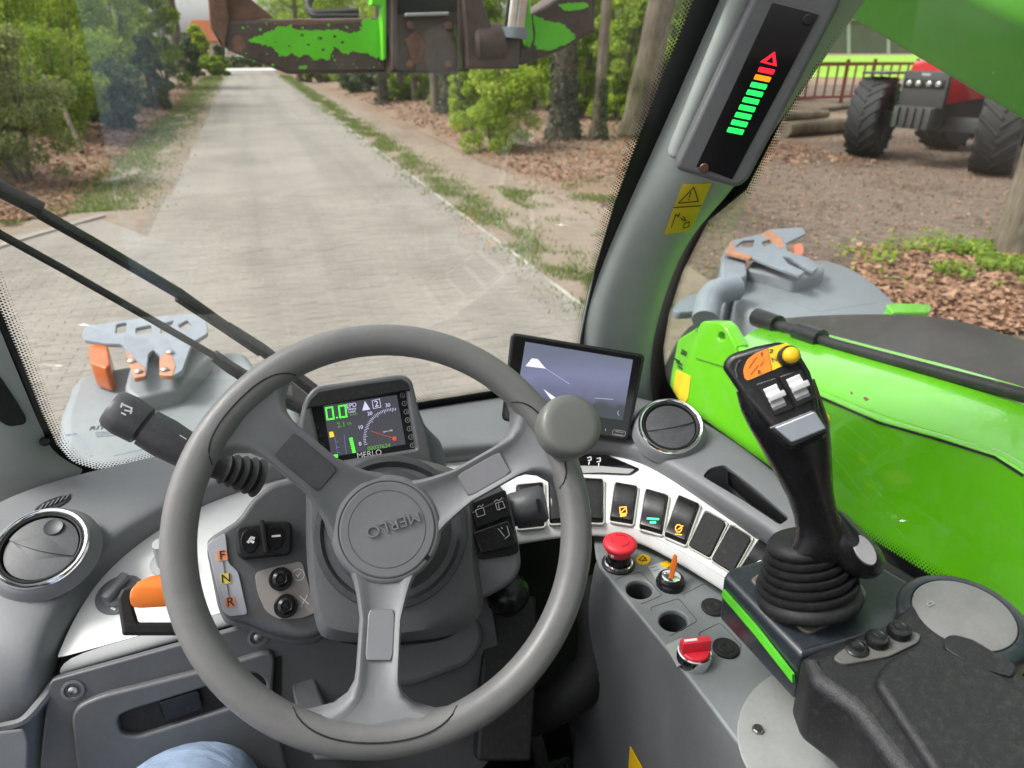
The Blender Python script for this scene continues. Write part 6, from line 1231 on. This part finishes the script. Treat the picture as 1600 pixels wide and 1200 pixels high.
def blades(P, h, m, name):
    n = len(P); P = np.asarray(P); a = rng.random(n)*6.28; lean = rng.normal(size=(n, 2))*.35; hh = h*(.5+rng.random(n)); w = .0055*(1+P[:, 1]*.07)
    dx = np.stack([np.cos(a)*w, np.sin(a)*w, np.zeros(n)], 1); tip = P+np.stack([lean[:, 0]*hh, lean[:, 1]*hh, hh], 1); v = np.stack([P-dx, P+dx, tip], 1).reshape(-1, 3)
    me = bpy.data.meshes.new(name); me.vertices.add(3*n); me.vertices.foreach_set('co', v.ravel()); me.loops.add(3*n); me.loops.foreach_set('vertex_index', np.arange(3*n, dtype=np.int32)); me.polygons.add(n); me.polygons.foreach_set('loop_start', np.arange(0, 3*n, 3, dtype=np.int32)); me.polygons.foreach_set('loop_total', np.full(n, 3, dtype=np.int32)); me.update(calc_edges=True); me.materials.append(m); return me
def vl():
    y = 11+random.random()**1.5*50; x = -2.2+random.gauss(0, .38)-.006*(30-y); return (x, y, -.01) if noise.noise(Vector((x*2.5, y*1.2, 1))) > -.25+random.uniform(-.3, .3) else None
def vr():
    y = 5+random.random()**1.5*55; x = 2.78+random.gauss(0, .2); return (x, y, -.01) if noise.noise(Vector((x*2.5, y*1.4, 2))) > .0+random.uniform(-.4, .4) else None
def vk():
    x, y = random.uniform(-5.5, -2.6), random.uniform(9.0, 10.6); return (x, y, 0) if y > 10.4+.55*(x+2.2) and noise.noise(Vector((x*2, y*2, 5))) > 0 else None
def vm():
    x, y = random.uniform(3.4, 6), random.uniform(7.5, 11); return (x, y, 0) if noise.noise(Vector((x*1.3, y*1.3, 9))) > .2+random.uniform(-.2, .3) else None
stuff('grass', blades(scatter(26000, vl)+scatter(26000, vr)+scatter(5000, vk)+scatter(3000, vm), .045, M['grassm'], 'grass'), 'short grass growing along both road edges')
def gp():
    q = gnd(random.gauss(1530, 70), random.gauss(408, 16)); return (q.x, q.y, .02+random.random()*.09) if q.y > 2 and noise.noise(Vector((q.x*1.6, q.y*1.6, 4))) > -.15 else None
stuff('ground_plants', leaves_mesh('ground_plants', np.array(scatter(2400, gp)), .030, M['l_mid'], .5, .7), 'low green plants round the bare trunk at the right edge')
# ================================================================ tractor, gate, logs, far house
tf = Vector((-.975, -.22, 0)).normalized(); tr_ = Vector((tf.y, -tf.x, 0)); tc = Vector((12.1, 10.7, 0))       # facing, its left... and front axle centre
trac = root('tractor', 'red tractor with big black tyres parked in the yard', 'tractor', tc); ORG[trac] = tc.copy()
def T(f, s, z): return tc+tf*f+tr_*s+Vector((0, 0, z))
M['tyre'] = mat('tyre_rubber', (.020, .020, .021), .75, var=.25, vs=6, dust=.35, dustcol=(.09, .08, .07)); M['tred'] = mat('tractor_red', (.42, .012, .02), .3, var=.05, coat=.3); M['tgrey'] = mat('tractor_grey', (.025, .026, .028), .5, var=.2, dust=.3)
def wheel(c, ax, r, w):
    ax = Vector(ax).normalized(); f = Vector((0, 0, 1)).cross(ax).normalized(); u = Vector((0, 0, 1)); mb = MB()
    mb.lathe([(r*.56, -w*.40), (r*.75, -w*.5), (r*.9, -w*.48), (r*.955, -w*.40), (r*.965, 0), (r*.955, w*.40), (r*.9, w*.48), (r*.75, w*.5), (r*.56, w*.40)], c, ax, 40, cap=False)
    nl = 20
    for i in range(nl):
        for s in (-1, 1):
            a0 = 2*math.pi*(i+(.5 if s > 0 else 0))/nl
            def q(a, x, rr): return c + ax*x + f*rr*math.cos(a) + u*rr*math.sin(a)
            da = .11; sw = .34
            lo = [q(a0-da*.5, s*.0, r*.95), q(a0+da*.5, 0, r*.95), q(a0+da*.6+sw, s*w*.5, r*.93), q(a0-da*.6+sw, s*w*.5, r*.93)]; hi = [q(a0-da*.3, 0, r), q(a0+da*.3, 0, r), q(a0+da*.4+sw, s*w*.49, r*.985), q(a0-da*.4+sw, s*w*.49, r*.985)]
            mb.loft([lo, hi])
    wo_ = build('wheel', mb, M['tyre'], trac, smooth=30)
    mb = MB(); mb.lathe([(r*.58, -w*.42), (r*.56, -w*.3), (r*.3, -w*.12), (r*.12, -w*.2), (0, -w*.2)], c, ax, 28, cap=False); mb.lathe([(r*.58, w*.42), (r*.56, w*.3), (r*.3, w*.15), (0, w*.2)], c, ax, 28, cap=False); build('rim', mb, M['tgrey'], wo_, smooth=40); return wo_
wheel(T(0, 1.22, .74), tr_+tf*.30, .76, .58); wheel(T(.1, -1.28, .84), tr_+tf*.42, .86, .66); wheel(T(-2.6, 1.05, .98), tr_, 1.0, .62); wheel(T(-2.6, -1.05, .98), tr_, 1.0, .62)
def tb(nm, f, s, z, sf, ss, sz, m, bv=.03, par=trac): mb = MB(); mb.box(T(f, s, z), tf, tr_, (0, 0, 1), sf, ss, sz); return build(nm, mb, m, par, bevel=bv)
tb('front_axle', 0, 0, .74, .25, 2.2, .26, M['tgrey']); tb('engine_frame', -.9, 0, .92, 2.6, .55, .5, M['tgrey']); tb('front_weight', .55, 0, .85, .35, .75, .38, M['tgrey'])
for i in range(5): tb('weight_plate', .74, -.3+i*.15, .85, .06, .1, .36, M['tgrey'], .01)
hd_ = MB(); pr_ = [(-.42, 1.1), (-.44, 1.55), (-.36, 1.78), (0, 1.84), (.36, 1.78), (.44, 1.55), (.42, 1.1)]
hd_.loft([[T(.50, s*.9, z*.97) for s, z in pr_], [T(.38, s, z) for s, z in pr_], [T(-1.9, s*1.15, z*1.12) for s, z in pr_]]); build('bonnet', hd_, M['tred'], trac, smooth=30)
gr_ = tb('grille', .50, 0, 1.32, .12, .84, .62, M['tgrey'], .03); tb('lamp_bar', .565, 0, 1.42, .03, .74, .15, M['blk'], .01)
for s in (-.27, -.10, .10, .27):
    mb = MB(); mb.lathe([(.052, 0), (.052, .02), (.04, .03), (0, .032)], T(.58, s, 1.42), tf, 18); build('headlamp', mb, mat('lamp_glass', (.42, .42, .40), .15, metal=.6), trac, smooth=50)
tb('badge', .562, 0, 1.57, .01, .16, .04, M['inkg'], .002)
for s in (-1, 1): tb('front_guard', -.02, s*1.16, 1.56, .75, .5, .04, M['tgrey'], .015)
tb('cab', -2.5, 0, 2.1, 1.5, 1.5, 1.4, M['gloss'], .06); tb('cab_roof', -2.5, 0, 2.88, 1.7, 1.6, .16, M['tred'], .06); mb = MB(); mb.tube([T(-.6, -.5, 1.6), T(-.6, -.5, 2.7)], .05, 10); build('exhaust_pipe', mb, M['tgrey'], trac)
for s in (-1, 1): tb('rear_guard', -2.6, s*1.0, 1.98, 1.3, .55, .08, M['tred'], .03)
gate = root('metal_gate', 'red-brown metal gate with upright bars behind the tractor', 'gate', gnd(1290, 166)); gp0 = gnd(1225, 168); gp1 = gnd(1420, 160); gp0.z = gp1.z = .05; M['gred'] = mat('gate_red', (.22, .05, .035), .7, var=.3)
gd = (gp1-gp0); gl_ = gd.length; gd.normalize()
for z in (.25, 1.35): mb = MB(); mb.box((gp0+gp1)/2+Vector((0, 0, z)), gd, Vector((0, 0, 1)).cross(gd), (0, 0, 1), gl_, .06, .09); build('gate_rail', mb, M['gred'], gate)
for i in range(15):
    wide = i in (0, 6, 9, 14); mb = MB(); mb.box(gp0+gd*(gl_*i/14)+Vector((0, 0, .78)), gd, Vector((0, 0, 1)).cross(gd), (0, 0, 1), .14 if wide else .05, .05, 1.5 if wide else 1.12); build('gate_bar', mb, M['gred'], gate)
for i, (x0, y0, x1, y1, r_, lb) in enumerate(((1225, 218, 1345, 205, .17, 'long debarked log lying in front of the tractor wheel'), (1222, 196, 1290, 190, .11, 'short log lying behind the long log'), (1262, 186, 1345, 172, .06, 'thin plank rail lying by the gate'))):
    p, q_ = gnd(x0, y0), gnd(x1, y1); p.z += bank(p.x, p.y)+.02; q_.z += bank(q_.x, q_.y)+.02; mb = MB(); mb.tube([p+Vector((0, 0, r_)), p.lerp(q_, .5)+Vector((0, 0, r_*1.05)), q_+Vector((0, 0, r_))], [r_, r_*1.05, r_*.95], 14); build('log', mb, M['bark2'], None, smooth=50, label=lb, cat='log', group='logs by the gate')
sh = root('shed', 'long grey shed wall beyond the green meadow', 'shed', Vector((62, 66, 0))); M['shedm'] = mat('shed_grey', (.12, .115, .105), .8, var=.15, vs=.6)
def far(px, py, t): return pt(px, py, t)
pw = Plane(far(1350, 60, 85), -FH); slab('shed_wall', [(1180,30),(1700,30),(1700,84),(1180,84)], pw, 8, M['shedm'], sh, .01); slab('shed_roof', [(1170,-20),(1710,-20),(1710,33),(1170,33)], pw.shift(.4), .3, mat('shed_roof_grey', (.17, .165, .155), .8), sh, .01)
for x in range(1200, 1700, 62): slab('shed_post', [(x,33),(x+5,33),(x+5,84),(x,84)], pw, .2, M['lgrey'], sh, .01, off=.1)
hs_ = root('house', 'far house with orange tiled roof at the end of the road', 'house', far(350, 100, 92)); ph = Plane(far(345, 80, 92), -FH)
slab('wall', [(285,62),(480,62),(480,106),(285,106)], ph, 7, mat('house_wall', (.42, .33, .27), .9, var=.15), hs_, .01)
rf = slab('roof', [(282,64),(300,31),(470,31),(492,64)], ph.shift(.4), 7.6, mat('roof_tile_orange', (.56, .20, .09), .8, var=.15, vs=2), hs_, .02)
for x in (312, 340, 372, 420): w_ = slab('window', [(x,72),(x+14,72),(x+14,88),(x,88)], ph, .1, M['inkw'], hs_, .01, off=.08); slab('pane', [(x+2,74),(x+12,74),(x+12,86),(x+2,86)], ph, .05, M['gloss'], w_, .005, off=.1)
hg = gnd(350, 110); 
for x, y, w_, h_, kd, lb in ((322, 106, 55, 12, 'l_olive', 'low clipped hedge in front of the far house'), (378, 105, 70, 14, 'l_holly', 'dark low hedge right of the clipped hedge'), (316, 100, 26, 50, 'l_bright', 'yellow green bush beside the far house'), (345, 104, 14, 30, 'l_holly', 'small dark conifer by the far house'), (415, 104, 60, 60, 'l_mid', 'bushy tree right of the far house')):
    shrub(x, y, w_, h_, kd, lb, 2600, group='garden plants by the far house')
for i, (x, c_) in enumerate(((363, 'white garden post left of the far hedge gap'), (377, 'white garden post right of the far hedge gap'))):
    g = gnd(x, 104); mb = MB(); mb.lathe([(.0, 0), (.45, .05), (.5, .5), (.35, .95), (0, 1.05)], g, (0, 0, 1), 12); build('garden_urn', mb, M['inkw'], None, label=c_.replace('post', 'urn'), cat='urn', group='urns by the far hedge')
# machine under the cab so that the cab stands on something
ch = root('chassis', 'dark chassis and cab base of the machine below the windows', 'chassis', V(.6, .5, -2.0))
mb = MB(); mb.abox(-.5, .62, -.7, .97, H-1.5, H-1.2); build('cab_base', mb, M['blkm'], ch, bevel=.02); mb = MB(); mb.abox(.3, 1.0, -1.6, .95, H-1.55, H-1.05); build('main_frame', mb, M['blkm'], ch, bevel=.02)
for cx in (-.15, 1.75):
    mb = MB(); c = Vector((cx, 1.95, .58)); mb.lathe([(.33, -.2), (.5, -.22), (.575, -.15), (.585, 0), (.575, .15), (.5, .22), (.33, .2)], c, (1, 0, 0), 32); build('wheel', mb, M['tyre'], ch, smooth=40)
